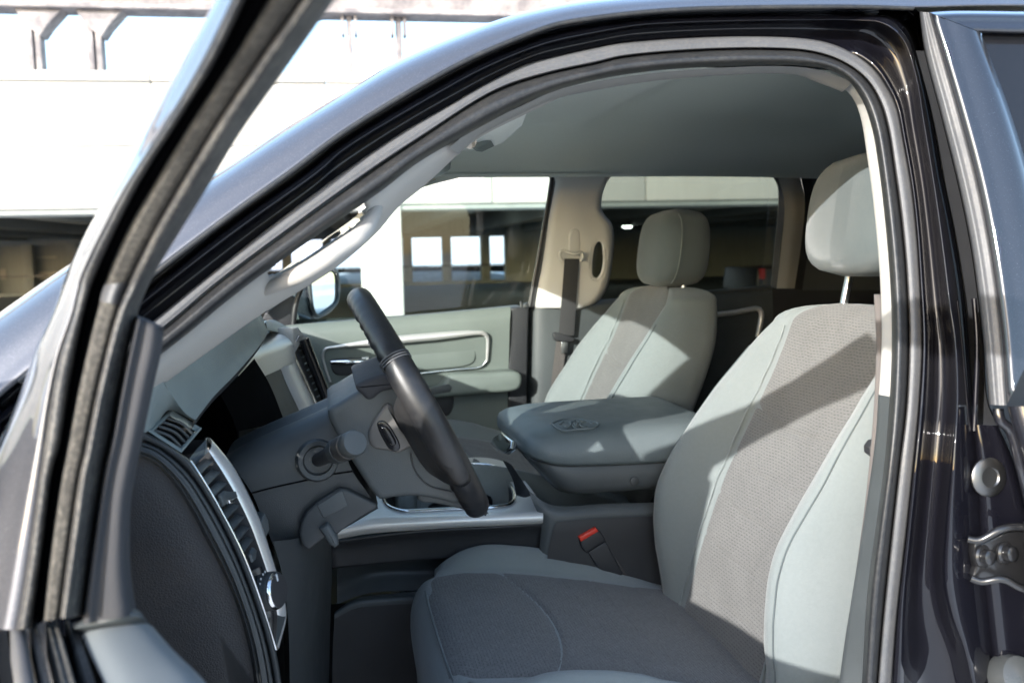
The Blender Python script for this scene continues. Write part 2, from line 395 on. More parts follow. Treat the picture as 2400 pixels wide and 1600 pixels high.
# ------------------------------------------------------------------ parking garage across the lot
GA = math.radians(-2.5); GO = np.array([0.0, 12.5, 0.0])
GX = np.array([math.cos(GA), math.sin(GA), 0]); GY = np.array([-math.sin(GA), math.cos(GA), 0])
GROT = Matrix(((GX[0], GY[0], 0), (GX[1], GY[1], 0), (0, 0, 1)))
def gw(u, v, z): return GO+GX*u+GY*v+np.array([0, 0, z])
def gp(px, py, v):
    r = ray(px, py); t = (v+np.dot(GO-CC, GY))/np.dot(r, GY); p = CC+t*r-GO
    return np.dot(p, GX), p[2]                       # (u, z) on the garage plane at depth v
def gbox(name, u0, u1, v0, v1, z0, z1, mat, parent, bevel=0.02):
    return box(name, gw((u0+u1)/2, (v0+v1)/2, (z0+z1)/2), (u1-u0, v1-v0, z1-z0), mat, parent, bevel=bevel, rot=GROT)
garage = empty('parking_garage', tuple(gw(0, 0, 0)), 'pale concrete parking garage with sunlit wall panels above a dark open deck', 'parking garage')
zb = gp(600, 484, 0)[1]; z1 = gp(200, 343, 0)[1]; z2 = gp(200, 191, 0)[1]; z3 = gp(200, 165, 0)[1]
uj = gp(357, 250, 0)[0]; pw = gp(765, 250, 0)[0]-uj
pan = part_empty('wall', garage)
for r, (za, zc) in enumerate(((zb, z1), (z1, z2), (z2, z3))):
    for k in range(-9, 12):
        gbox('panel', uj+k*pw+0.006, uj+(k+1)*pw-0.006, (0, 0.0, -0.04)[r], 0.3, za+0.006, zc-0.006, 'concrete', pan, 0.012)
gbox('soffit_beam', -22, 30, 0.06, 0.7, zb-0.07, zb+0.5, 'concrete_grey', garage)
uc0, uc1 = gp(847, 650, 0)[0], gp(945, 650, 0)[0]
for k in (-1, 0, 1, 2):
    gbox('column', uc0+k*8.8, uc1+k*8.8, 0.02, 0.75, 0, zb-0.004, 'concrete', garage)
SL = zb+0.75
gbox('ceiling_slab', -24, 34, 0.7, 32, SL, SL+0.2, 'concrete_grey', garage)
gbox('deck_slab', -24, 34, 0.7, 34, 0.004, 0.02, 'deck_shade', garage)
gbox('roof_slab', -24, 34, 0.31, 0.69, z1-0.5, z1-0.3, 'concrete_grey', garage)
u = 2.3-2.7*9
while u < 32:                                         # stems of the double-tee floor overhead
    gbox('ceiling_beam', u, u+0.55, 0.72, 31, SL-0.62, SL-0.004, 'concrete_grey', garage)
    u += 2.7
for k in range(-11, 20):                              # openings in the far side: piers, sill and lintel
    uc = gp(956, 620, 28)[0]+k*(gp(1048, 620, 28)[0]-gp(956, 620, 28)[0])
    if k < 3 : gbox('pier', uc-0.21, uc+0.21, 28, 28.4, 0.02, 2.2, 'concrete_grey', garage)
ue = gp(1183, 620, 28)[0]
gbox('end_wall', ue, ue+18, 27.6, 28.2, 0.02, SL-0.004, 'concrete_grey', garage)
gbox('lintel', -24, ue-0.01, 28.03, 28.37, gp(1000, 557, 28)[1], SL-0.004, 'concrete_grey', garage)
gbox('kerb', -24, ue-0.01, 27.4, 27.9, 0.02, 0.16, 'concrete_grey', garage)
for zz in (0.85, 0.80, 0.10): gbox('guard_cable', -24, ue-0.01, 27.92, 27.95, zz, zz+0.03, 'black_metal', garage, 0)
ra = [gw(-24, 29.5, 0.80), gw(ue+4, 29.5, 0.80), gw(ue+4, 29.5, 0.25), gw(9, 29.5, 0.35), gw(4, 29.5, 0.58), gw(-24, 29.5, 0.62)]
prism('ramp_wall', ra, GY*0.3, 'car_dark', garage, 0.01)  # dark colour stands in for the shade under cover
ul = gp(420, 620, 28)[0]
gbox('closed_bay', -24, ul, 28.45, 28.7, 0.02, 2.2, 'concrete_grey', garage)
for k, (xa, xb, ya, yb) in enumerate(((2, 14, 630, 655), (70, 135, 636, 656), (70, 132, 600, 606))):
    ua, za = gp(xa, yb, 28.4); ub, zc = gp(xb, ya, 28.4)
    gbox('bay_light_patch', ua, ub, 28.40, 28.44, za, zc, 'concrete', garage, 0)  # light patches in the dark bay, put in as paler concrete
for n_, (px, py, v, lab) in enumerate(((1035, 487, 14, 'round lit ceiling lamp above the three back openings of the garage'), (1237, 507, 17, 'round lit ceiling lamp right at the end wall of the garage'),
                                 (1470, 530, 20, 'small lit ceiling lamp seen just left of the passenger headrest'))):
    uu, zz = gp(px, py, v)
    e = empty('ceiling_lamp', tuple(gw(uu, v, zz)), lab, 'ceiling lamp', 'lamps under the garage ceiling')
    lathe('housing', [(0.05, 0.09), (0.17, 0.07), (0.2, 0.02), (0.2, 0.0)], gw(uu, v, zz), (0, 0, 1), 'concrete_grey', e, 20)
    lathe('diffuser', [(0.185, -0.001), (0.16, -0.05), (0.08, -0.07), (0.01, -0.075)], gw(uu, v, zz), (0, 0, 1), 'lamp_white', e, 20)
    tube('stem', [gw(uu, v, zz+0.09), gw(uu, v, SL-0.01)], 0.02, 'concrete_grey', e, 8)
# steel frame standing on the garage wall
fr = empty('steel_frame', tuple(gw(0, 0.1, z3)), 'steel rail with painted-in shadow mottling, on posts standing along the top of the garage wall', 'steel frame')
u0, b0 = gp(0, 12, 0.1); u1, b1 = gp(1134, 57, 0.1); bb = (b0+b1)/2
gbox('lower_flange', -16, 18, -0.12, 0.32, bb, bb+0.06, 'shade_mottled_steel', fr, 0.006)
gbox('web', -16, 18, 0.07, 0.13, bb+0.062, bb+0.55, 'shade_mottled_steel', fr, 0.004)
gbox('upper_flange', -16, 18, -0.12, 0.32, bb+0.552, bb+0.61, 'shade_mottled_steel', fr, 0.006)
for (xa, xb, wide) in ((66, 98, 1), (207, 240, 1), (814, 826, 0), (928, 942, 0), (1330, 1344, 0)):
    ua, ub = gp(xa, 100, 0.1)[0], gp(xb, 100, 0.1)[0]
    if wide:
        gbox('post', ua, ua+(ub-ua)*0.46, 0.02, 0.2, z3+0.002, bb-0.002, 'shade_mottled_steel', fr, 0.006)
        gbox('post', ua+(ub-ua)*0.56, ub, 0.05, 0.24, z3+0.002, bb-0.002, 'shade_mottled_steel', fr, 0.006)
        kb = [gw(ua-0.10, -0.02, bb-0.004), gw(ub+0.30, -0.02, bb-0.004), gw(ub+0.12, -0.02, bb-0.20), gw(ub+0.02, -0.02, bb-0.34), gw(ua+0.02, -0.02, bb-0.20)]
        prism('bracket', kb, GY*0.30, 'shade_mottled_steel', fr, 0.015)
    else:
        gbox('post', ua, ub, 0.05, 0.17, z3+0.002, bb-0.002, 'shade_mottled_steel', fr, 0.006)
        for s in (-1, 1): gbox('bracket', (ua+ub)/2+s*0.085-0.02, (ua+ub)/2+s*0.085+0.02, 0.0, 0.22, bb-0.25, bb-0.003, 'shade_mottled_steel', fr, 0.004)
# land beyond the garage
def terrain(name, pts, mat):
    o = mesh(name, pts, [(0, 1, 2, 3)], mat, smooth=False); o['kind'] = 'structure'; return o
V = []; nx, ny = 60, 24
for j in range(ny):
    for i in range(nx):
        x = -90+180*i/(nx-1); q = j/(ny-1); y = 43+60*q
        V.append((x, y, -0.3+5.5*q**1.1+0.5*math.sin(x*0.31+j*0.7)*q+0.3*math.sin(x*0.9+j)*q))
hl = mesh('snowy_hill', V, gridfaces(ny, nx), 'snow'); hl['kind'] = 'structure'
bk = empty('dirt_bank', tuple(gw(-4, 33, 0)), 'brown earth bank beyond the back openings of the garage', 'bank')
V = []
for j in range(8):
    for i in range(26):
        a = i/25; b = j/7; x = -14+26*a
        V.append(gw(x, 31.5+5*b, 0.03+(0.9*math.sin(b*math.pi))*(0.6+0.4*math.sin(a*17+b*5))*math.sin(min(1, a*1.0)*math.pi)))
mesh('slope', V, gridfaces(8, 26), 'hill_brown', bk)
# a dark pickup parked inside the garage
pc = empty('parked_pickup', tuple(gw(gp(1720, 600, 6)[0], 6, 0)), 'dark pickup with a red tail lamp parked in the garage behind the rear window', 'pickup')
uu = gp(1745, 600, 6)[0]
outl = [(-0.1, 0.55), (-0.05, 1.02), (1.5, 1.05), (1.62, 1.62), (1.9, 1.78), (3.0, 1.78), (3.7, 1.15), (5.0, 1.05), (5.3, 0.9), (5.3, 0.5), (4.75, 0.45), (4.6, 0.75), (4.2, 0.85), (3.8, 0.75), (3.65, 0.42), (1.4, 0.42), (1.25, 0.75), (0.85, 0.85), (0.45, 0.75), (0.3, 0.45)]
prism('body', [gw(uu+a, 5.2, b) for a, b in outl], GY*1.8, 'car_dark', pc, 0.06)
for a in (0.85, 4.2):
    for v in (5.12, 6.85): lathe('wheel', [(0.05, 0), (0.36, 0.0), (0.40, 0.05), (0.40, 0.2), (0.36, 0.25), (0.05, 0.25)], gw(uu+a, v, 0.40), GY, 'tyre', pc, 24)
prism('side_window', [gw(uu+a, 5.19, b) for a, b in ((1.75, 1.18), (1.8, 1.6), (2.0, 1.7), (2.9, 1.7), (3.4, 1.2))], GY*0.02, 'gloss_black', pc)
gbox('tail_lamp', uu-0.03, uu+0.10, 5.16, 5.4, 0.80, 1.02, 'lamp_red', pc, 0.02)

# across the lot behind the viewer: bare trees and a tan block that show in the dark door paint
def bare_tree(x, y, h, seed, label):
    rnd = random.Random(seed); t = empty('bare_tree', (x, y, 0), label, 'tree', 'bare trees across the lot')
    tube('trunk', [np.array([x, y, 0]), np.array([x+.1, y, h*.3]), np.array([x-.1, y+.1, h*.62])], [.30, .22, .10], 'bark', t, 8, n=8)
    V = []; F = []
    def twig(p, d, l, r, depth):
        q = p+d*l; s = nrm(np.cross(d, [rnd.random(), rnd.random(), .3])); k = len(V); w = np.cross(d, s)
        for o, rr in ((p, r), (q, r*.6)):
            for a in range(3): V.append(o+rr*(math.cos(a*2.1)*s+math.sin(a*2.1)*w))
        for a in range(3): F.append((k+a, k+(a+1) % 3, k+3+(a+1) % 3, k+3+a))
        if depth > 0:
            for _ in range(4):
                dd_ = nrm(d+np.array([rnd.gauss(0, .55), rnd.gauss(0, .55), rnd.gauss(.12, .35)])); twig(p+d*l*rnd.uniform(.5, 1), dd_, l*rnd.uniform(.55, .8), r*.55, depth-1)
    for k in range(9):
        a = rnd.random()*6.28; twig(np.array([x, y, h*rnd.uniform(.28, .6)]), nrm([math.cos(a)*.8, math.sin(a)*.8, rnd.uniform(.5, 1.2)]), h*.22, .09, 3)
    mesh('crown', V, F, 'twig', t)
for k, (x, y, h) in enumerate(((16, -22, 9), (21, -19, 8), (27, -24, 10), (33, -20, 9), (12, -27, 9), (40, -24, 11))):
    bare_tree(x, y, h, 11+k, ('tall', 'short', 'broad', 'slim', 'nearest', 'farthest')[k]+' bare tree across the lot, mirrored in the rear door paint')
tb = empty('tan_building', (26, -34, 0), 'tan block of a building mirrored in the rear door paint', 'building')
box('wall', (26, -36, 5), (14, 8, 10), 'concrete_tan', tb, bevel=.05)
for i in range(4):
    for j in range(3): box('window', (21.2+i*3.2, -31.97, 2.2+j*2.9), (1.5, .10, 1.5), 'gloss_black', tb, bevel=.02)
# ------------------------------------------------------------------ the truck: body side round the door opening
truck = empty('pickup_truck', (0.2, YC, 0), 'black pickup truck with its driver door open, showing the grey cloth cab', 'pickup truck')
c0 = [(-60, 775), (16, 720), (174, 612), (340, 512), (509, 405), (655, 310), (800, 221), (928, 146), (1078, 80), (1190, 40), (1300, 13), (1400, -3), (1550, -16), (1800, -26), (2100, -30), (2300, -30), (2480, -30)]
c1 = [(-60, 985), (45, 893), (200, 770), (377, 627), (555, 492), (683, 400), (800, 312), (979, 202), (1110, 132), (1234, 80), (1300, 57), (1390, 41), (1491, 29), (1600, 21), (1721, 17), (2000, 15), (2140, 19), (2158, 33), (2166, 112), (2206, 270), (2247, 434), (2278, 587), (2305, 800), (2318, 948), (2345, 1000), (2372, 1060), (2400, 1142), (2440, 1300), (2480, 1620)]
c2 = [(-60, 1010), (150, 840), (341, 688), (530, 533), (718, 400), (800, 336), (1030, 198), (1124, 147), (1220, 106), (1297, 79), (1400, 59), (1530, 43), (1700, 37), (1989, 36), (2085, 40), (2125, 72), (2150, 140), (2176, 245), (2206, 408), (2227, 510), (2252, 663), (2267, 800), (2277, 950), (2290, 1100), (2302, 1300), (2335, 1620)]
c3 = [(-60, 1040), (130, 890), (325, 721), (555, 543), (754, 400), (800, 358), (1030, 219), (1130, 165), (1234, 120), (1300, 99), (1390, 80), (1491, 62), (1600, 55), (1721, 51), (1900, 49), (2010, 50), (2065, 56), (2114, 94), (2145, 179), (2162, 286), (2186, 434), (2206, 587), (2221, 714), (2234, 800), (2239, 928), (2227, 1086), (2214, 1234), (2209, 1361), (2227, 1448), (2252, 1514), (2278, 1620)]
c4 = [(-60, 1100), (160, 910), (359, 752), (606, 553), (810, 400), (940, 312), (1055, 246), (1150, 191), (1234, 151), (1300, 134), (1400, 112), (1453, 102), (1644, 88), (1797, 86), (1897, 92), (1950, 103), (1997, 124), (2046, 158), (2080, 205), (2102, 250), (2119, 332), (2138, 440), (2149, 540), (2157, 660), (2163, 800), (2155, 953), (2140, 1106), (2124, 1259), (2104, 1438), (2090, 1620)]
c5 = [(-60, 1130), (200, 905), (387, 767), (504, 668), (683, 535), (871, 400), (979, 328), (1157, 215), (1280, 174), (1400, 148), (1453, 135), (1606, 120), (1797, 115), (1905, 123), (1980, 149), (2032, 189), (2063, 240), (2081, 300), (2096, 393), (2112, 510), (2124, 638), (2130, 800), (2124, 953), (2109, 1081), (2089, 1259), (2068, 1463), (2055, 1620)]
c6 = [(-60, 1190), (220, 950), (417, 800), (568, 677), (734, 558), (900, 443), (979, 382), (1124, 299), (1229, 244), (1300, 214), (1400, 187), (1480, 173), (1568, 163), (1759, 154), (1880, 155), (1945, 165), (1987, 189), (2019, 232), (2042, 295), (2058, 383), (2076, 536), (2087, 680), (2090, 800), (2085, 933), (2073, 1086), (2053, 1234), (2033, 1387), (2019, 1620)]
NB = 260
# stations that run across all the bands: taken on the seal flange, then matched on the other lines
def corr(ref, cv):
    """points of cv matched to the stations of ref, always moving forward"""
    D = curve(cv, 1600); out = []; lo = 0
    T = np.gradient(ref, axis=0)
    for i, p in enumerate(ref):
        w = D[lo:lo+220] if lo < len(D)-2 else D[-2:]
        t = T[i]/np.linalg.norm(T[i])
        q = np.abs((w-p)@t)+0.12*np.linalg.norm(w-p, axis=1)
        k = int(np.argmin(q)); lo = min(lo+k, len(D)-2); out.append(D[lo])
    out = np.array(out)
    s = np.array(out); ker = np.ones(5)/5
    for _ in range(3):
        pad = np.vstack([np.repeat(s[:1], 2, 0), s, np.repeat(s[-1:], 2, 0)])
        s[1:-1] = np.stack([np.convolve(pad[:, k], ker, 'valid') for k in range(2)], 1)[1:-1]
    return s
CORNER = {id(c1): (2158, 33), id(c2): (2108, 53), id(c3): (2092, 74), id(c4): (2018, 137), id(c5): (1997, 158), id(c6): (1985, 187)}
def even(cv, n=NB):
    if id(cv) not in CORNER: return curve(cv, n)
    D = curve(cv, 3000); k = int(np.argmin(np.linalg.norm(D-np.array(CORNER[id(cv)]), axis=1))); n1 = int(n*.62)
    def rs(Q, m):
        s = np.concatenate([[0], np.cumsum(np.linalg.norm(np.diff(Q, axis=0), axis=1))]); q = np.linspace(0, s[-1], m)
        return np.stack([np.interp(q, s, Q[:, 0]), np.interp(q, s, Q[:, 1])], 1)
    return np.vstack([rs(D[:k+1], n1), rs(D[k:], n-n1+1)[1:]])
def band(name, ca, cb, prof0, prof1, mat, parent, n=NB, m=14, rng=None, **kw):
    """sheet between two traced lines on the body side; its relief is given as (share of the way across, metres in from the flange)"""
    A, B = even(ca, n), even(cb, n)
    q0, q1 = curve(prof0, m), curve(prof1, m)
    G = []
    for i in range(n):
        x = (A[i][0]+B[i][0])/2; k = min(1, max(0, (x-1980)/130)); k = k*k*(3-2*k)
        G.append([side(*(A[i]+(B[i]-A[i])*((1-k)*q0[j][0]+k*q1[j][0])), (1-k)*q0[j][1]+k*q1[j][1]) for j in range(m)])
    if rng: G = G[rng[0]:rng[1]]
    return grid(name, np.array(G), mat, parent, **kw)
body = part_empty('body_side', truck)
rail0 = [(0, .055), (.06, .02), (.18, -.012), (.4, -.035), (.75, -.05), (.97, -.056), (1, -.052)]
band('roof_rail', c0, [q for q in c1[:17]]+[(2300, 15), (2480, 15)], rail0, rail0, 'paint', body, m=22)
band('door_gap', c1, c2, [(0, -.054), (.06, -.03), (.3, -.018), (.8, -.018), (1, -.028)], [(0, -.02), (.1, .02), (.5, .04), (.9, .01), (1, -.035)], 'void_black', body, m=16, rng=(160, 221))
band('pillar_face', c1, c2, [(0, -.03), (.1, -.045), (.5, -.048), (1, -.045)], [(0, -.03), (.06, -.044), (.5, -.048), (.9, -.047), (1, -.035)], 'paint_jamb', body, m=12, rng=(220, NB))
band('drip_channel', c1, c2, [(0, -.054), (.06, -.03), (.3, -.018), (.8, -.018), (1, -.028)], [(0, -.02), (.2, .0), (.6, .0), (.9, -.02), (1, -.035)], 'paint_jamb', body, m=16, rng=(0, 161))
band('drip_step', c2, c3, [(0, -.028), (.2, -.034), (.6, -.036), (.92, -.035), (1, -.028)], [(0, -.035), (.3, -.05), (.7, -.062), (.92, -.062), (1, -.05)], 'paint_jamb', body, m=16)
band('door_channel', c3, c4, [(0, -.028), (.12, -.012), (.4, .0), (.75, .0), (.94, -.006), (1, -.014)], [(0, -.05), (.15, -.02), (.45, -.004), (.65, -.006), (.85, -.03), (.96, -.035), (1, -.02)], 'paint_jamb', body, m=20)
seal = part_empty('weatherstrip', truck)
band('carrier', c4, c5, [(0, -.012), (.05, -.019), (.3, -.022), (.7, -.022), (.94, -.017), (1, .0)], [(0, -.012), (.05, -.02), (.3, -.024), (.7, -.024), (.94, -.017), (1, .0)], 'rubber_grey', seal, m=16)
band('bulb', c5, c6, [(0, .002), (.06, -.014), (.25, -.026), (.5, -.030), (.8, -.022), (.97, .0), (1, .012)], [(0, .002), (.06, -.014), (.25, -.026), (.5, -.030), (.8, -.022), (.97, .0), (1, .012)], 'rubber', seal, m=20)
# windscreen and roof skin run across from rail to rail
A0 = np.array([side(*q, .055) for q in even(c0)])
A0 = np.vstack([A0, [A0[-1]+np.array([k, 0.0, -0.010*k*k]) for k in np.linspace(0.1, 1.5, 15)]])
iw = int(np.argmax(A0[:, 0] > 0.03))
R_ = []
for i in range(len(A0)):
    a = A0[i]; b = mir(a); row = []
    for t in np.linspace(0, 1, 15):
        p = a+(b-a)*t; s = 4*t*(1-t)
        p = p+np.array([-0.03*s if i < iw else -0.03*s*max(0, 1-(i-iw)/20), 0, 0.012*s]); row.append(p)
    R_.append(row)
R_ = np.array(R_)
grid('roof_panel', R_[iw:], 'paint', truck)
grid('windscreen', R_[4:iw+1], 'glass_clear', truck)
# passenger-side rail so that the far pillar has an outside
band_far = [[mir(side(*(p+(q-p)*t), o)) for t, o in rail0] for p, q in zip(even(c0), even(c1[:17]+[(2300, 15), (2480, 15)]))]
grid('passenger_roof_rail', np.array(band_far), 'paint', body)
# thin black moulding in the gutter line
tube('gutter_moulding', [side(q[0], q[1]+1.5, -.058) for q in even(c1[1:17], 60)], 0.0028, 'rubber', body, 8, n=120)
# body of the centre pillar: striker pin, hinges and their bolts
def flange_at(px, py, off): return side(px, py, off)
st = part_empty('pillar_plug', truck)
nrm_side = np.array([0, -1, 0.12])
lathe('plug', [(0.0235, 0.0), (0.0235, .0025), (0.021, .0045), (0.012, .0052), (0.0105, .0035), (0.004, .003)], flange_at(2315, 1117, -.048), nrm_side, 'plug_metal', st, 32)
hg = part_empty('hinge', truck)
pl = [(2268, 1262), (2290, 1263), (2318, 1250), (2345, 1236), (2380, 1232), (2440, 1240), (2440, 1382), (2400, 1378), (2362, 1362), (2330, 1350), (2300, 1362), (2275, 1356), (2266, 1340), (2274, 1322), (2266, 1290)]
prism('leaf', [flange_at(*q, -.048) for q in pl], (0, -.012, 0), 'black_metal', hg, .003)
tube('upper_edge', [flange_at(2268, 1262, -.062), flange_at(2292, 1266, -.068), flange_at(2345, 1240, -.078), flange_at(2380, 1234, -.078), flange_at(2440, 1242, -.078)], .0045, 'black_metal', hg, 8, n=24)
tube('lower_edge', [flange_at(2275, 1354, -.062), flange_at(2300, 1362, -.068), flange_at(2345, 1356, -.078), flange_at(2390, 1376, -.078), flange_at(2440, 1390, -.078)], .0045, 'black_metal', hg, 8, n=24)
for (x, y) in ((2300, 1302), (2352, 1294)):
    b = lathe('bolt', [(0.0135, 0), (0.0135, .003), (.0115, .005), (.009, .0052), (.009, .012), (.007, .0135), (.002, .0135)], flange_at(x, y, -.061), (0.25, -1, 0.15), 'black_metal', hg, 6 if 0 else 18)
tube('hinge_pin', [flange_at(2425, 1225, -.085), flange_at(2430, 1395, -.085)], .012, 'black_metal', hg, 14)
lathe('rubber_stop', [(0.03, 0), (.03, .01), (.026, .022), (.016, .027), (.003, .028)], flange_at(2362, 1590, -.05), (0.1, -1, .5), 'clear_bumper', truck, 24)
# raised edges pressed in the pillar
tube('seam_bead', [side(*q, -.04) for q in ((2283, 700), (2290, 800), (2285, 960), (2283, 1010))], .003, 'paint_jamb', body, 8, n=20)
tube('dimple', [side(*q, -.008) for q in ((2231, 1300), (2226, 1350), (2226, 1405))], [.002, .006, .002], 'paint_jamb', body, 10, n=16)
# ------------------------------------------------------------------ rear door at the right edge
rd = part_empty('rear_door', truck)
e0 = [(2155, 28), (2166, 112), (2206, 270), (2247, 434), (2278, 587), (2303, 780), (2318, 948)]
e1 = [(2178, 30), (2203, 112), (2249, 270), (2292, 434), (2324, 600), (2347, 780), (2359, 950)]
G = []
for a, b in zip(curve(e0, 70), curve(e1, 70)):
    G.append([side(*(a+(b-a)*t), o) for t, o in curve([(0, -.03), (.02, -.07), (.25, -.092), (.6, -.096), (.93, -.10), (1, -.098)], 14)])
grid('edge_seal', np.array(G), 'rubber_grey', rd)
e2 = [(2600, 30), (2600, 112), (2600, 270), (2600, 434), (2600, 600), (2600, 780), (2600, 950)]
wl = [(2300, 78), (2312, 112), (2360, 240), (2400, 365), (2440, 520), (2470, 640), (2480, 700)]
G = []
for a, b in zip(curve(e1, 60), curve(wl, 60)):
    G.append([side(*(a+(b-a)*t), o) for t, o in curve([(0, -.099), (.04, -.112), (.3, -.118), (.95, -.118), (1, -.108)], 12)])
grid('window_surround', np.array(G), 'paint_deep', rd)
top = [(2176, 29), (2300, 29), (2600, 29)]; bot = [(2300, 78), (2420, 80), (2600, 84)]
G = []
for a, b in zip(curve([(2178, 29), (2230, 26), (2400, 27), (2600, 30)], 30), curve([(2298, 76), (2330, 78), (2420, 80), (2600, 84)], 30)):
    G.append([side(*(a+(b-a)*t), o) for t, o in curve([(0, -.085), (.1, -.112), (.5, -.118), (.95, -.118), (1, -.108)], 10)])
grid('upper_frame', np.array(G), 'paint_deep', rd)
G = []
for a in curve(wl, 30):
    G.append([side(a[0]+(2620-a[0])*t, a[1]+(0 if t == 0 else (84-78)*t*0), -.104) for t in np.linspace(0, 1, 6)])
grid('window', np.array(G), 'gloss_black', rd)
dl = [(2359, 952), (2372, 1000), (2392, 1060), (2420, 1150), (2450, 1300), (2490, 1620)]
G = []
for a in curve(dl, 40):
    G.append([side(a[0]+t, a[1], o) for t, o in ((0, -.03), (2, -.085), (10, -.108), (40, -.118), (120, -.122), (330, -.125))])
grid('door_skin', np.array(G), 'paint_deep', rd)
tube('edge_flange', [side(q[0]-6, q[1], -.06) for q in curve([(2345, 958), (2350, 985), (2372, 1005), (2400, 1100), (2425, 1200)], 20)], .006, 'paint_deep', rd, 10, n=30)
# ------------------------------------------------------------------ the open driver door
door = part_empty('front_door', truck, 'driver door swung wide open towards the viewer')
def dd(y): return float(np.interp(y, [-640, -300, -40, 300, 500, 660, 1100, 1480], [.325, .385, .44, .535, .60, .65, .645, .64]))
D0 = [(525, -40), (449, 102), (393, 204), (337, 306), (283, 408), (235, 485), (168, 612), (128, 718), (80, 823), (51, 912), (10, 1008), (-30, 1090), (-110, 1300), (-150, 1470)]
D1 = [(568, -40), (480, 143), (408, 265), (306, 423), (255, 520), (191, 657), (172, 734), (140, 830), (121, 919), (96, 1100), (54, 1387), (38, 1475)]
D2 = [(592, -40), (505, 143), (430, 265), (330, 423), (280, 520), (220, 657), (196, 740), (166, 887), (140, 1047), (124, 1100), (99, 1291), (74, 1470)]
D3 = [(655, -40), (536, 153), (449, 286), (357, 439), (301, 536), (246, 663), (225, 735), (185, 903), (152, 1078), (147, 1100), (116, 1310), (101, 1455)]
D4 = [(738, -40), (602, 153), (510, 291), (423, 434), (357, 551), (302, 663), (276, 728), (230, 903), (194, 1078), (188, 1100), (153, 1340), (139, 1448)]
D5 = [(776, -40), (643, 153), (551, 291), (459, 444), (393, 551), (330, 674), (299, 734), (254, 903), (219, 1078), (214, 1100), (179, 1340), (164, 1448)]
D6 = [(812, -40), (684, 143), (561, 316), (490, 434), (423, 541), (350, 664), (320, 744), (288, 890), (262, 1030), (246, 1100), (216, 1290), (197, 1440)]
for D_ in (D0, D1, D2, D3, D4, D5, D6):                 # frame carried on unseen above the picture, kept straight to shape its seat shadow
    (xa, ya), (xb, yb) = D_[0], D_[2]; k_ = (xa-xb)/(ya-yb); D_.insert(0, (xa+k_*(-300-ya)*.95, -300)); D_.insert(0, (xa+k_*(-640-ya)*.93, -640))
ND = 150
def dband(name, a, b, prof, mat, m=12, n=ND, **kw):
    A, B = curve(a, n), curve(b, n); q = curve(prof, m); G = []
    for i in range(n):
        G.append([W(*(A[i]+(B[i]-A[i])*t), d=dd((A[i]+(B[i]-A[i])*t)[1])+o) for t, o in q])
    return grid(name, np.array(G), mat, door, **kw)
dband('outer_skin', D0, D1, [(0, .085), (.08, .05), (.3, .03), (.7, .012), (.94, .0), (1, .004)], 'paint')
dband('outer_seal', D1, D2, [(0, .004), (.15, -.004), (.5, -.006), (.85, .0), (1, .014)], 'rubber_dusty')
dband('channel', D2, D3, [(0, .014), (.2, .03), (.8, .03), (1, .012)], 'void_black')
dband('glass_run', D3, D4, [(0, .012), (.1, .002), (.5, .0), (.9, .004), (1, .010)], 'felt')
dband('inner_lip', D4, D5, [(0, .010), (.12, -.004), (.45, -.010), (.8, -.006), (1, .0)], 'rubber_dusty')
dband('frame_flange', D5, D6, [(0, .0), (.3, .006), (.7, .016), (1, .04)], 'rubber_dusty')
# small corner trim where the run turns
dband('corner_clip', [(243, 668), (236, 690), (233, 705)], [(300, 660), (287, 692), (280, 716)], [(0, .006), (.3, -.004), (.7, -.004), (1, .004)], 'rubber_grey', n=14)
# corner trim panel ahead of the window
SPo = [(319, 744), (345, 748), (372, 756), (384, 766), (385, 785), (378, 825), (360, 905), (340, 1000), (320, 1100), (308, 1170), (305, 1228), (307, 1339), (320, 1425), (196, 1446), (216, 1290), (246, 1100), (262, 1030), (288, 890)]
L_ = curve([(319, 744), (288, 890), (262, 1030), (246, 1100), (216, 1290), (190, 1462)], 40)
R2 = curve([(384, 772), (379, 820), (360, 905), (340, 1000), (320, 1100), (308, 1170), (305, 1228), (307, 1339), (322, 1440)], 40)
G = []
for i in range(40):
    G.append([W(*(L_[i]+(R2[i]-L_[i])*t), d=.655+o) for t, o in curve([(0, .035), (.02, .004), (.3, .0), (.75, .002), (.9, .012), (.98, .035), (1, .07)], 16)])
G = np.array(G)
top = np.array([[G[0][j]+np.array([0, 0.0, .006])+np.array([0, .03*k, .001*k]) for j in range(16)] for k in (1, .35)])
for j in range(16):
    top[0][j] = W(*(L_[0]+(R2[0]-L_[0])*(j/15)+np.array([0, -7+6*abs(j/15-.45)**2])), d=.70)
    top[1][j] = W(*(L_[0]+(R2[0]-L_[0])*(j/15)+np.array([0, -4+6*abs(j/15-.45)**2])), d=.662)
grid('corner_panel', np.vstack([top, G]), 'corner_slate', door)
# belt line: upholstered top of the door panel, seals beside it, running towards the viewer
DE = np.array([0.342, -0.940, 0]); DN = np.array([0.940, 0.342, 0])
def zb_(px, py, z=1.275): return W(px, py, Z=z)
def runalong(name, pts, mat, length=.75, m=24, **kw):
    """a section across the belt, given as (px, py, z), carried along the door"""
    Q_ = curve([W(a, b, Z=c_) for a, b, c_ in pts], m); G = []
    for s in np.linspace(0, 1, 14): G.append([p+DE*length*s for p in Q_])
    return grid(name, np.array(G), mat, door, **kw)
pad_rows = [[(191, 1486, 1.270), (232, 1473, 1.277), (290, 1465, 1.278), (335, 1461, 1.275), (356, 1466, 1.267), (366, 1490, 1.235)],
            [(218, 1545, 1.270), (262, 1530, 1.277), (322, 1521, 1.278), (374, 1513, 1.275), (400, 1518, 1.267), (414, 1545, 1.235)],
            [(247, 1605, 1.270), (300, 1590, 1.277), (370, 1582, 1.278), (440, 1580, 1.275), (476, 1594, 1.267), (492, 1625, 1.235)]]
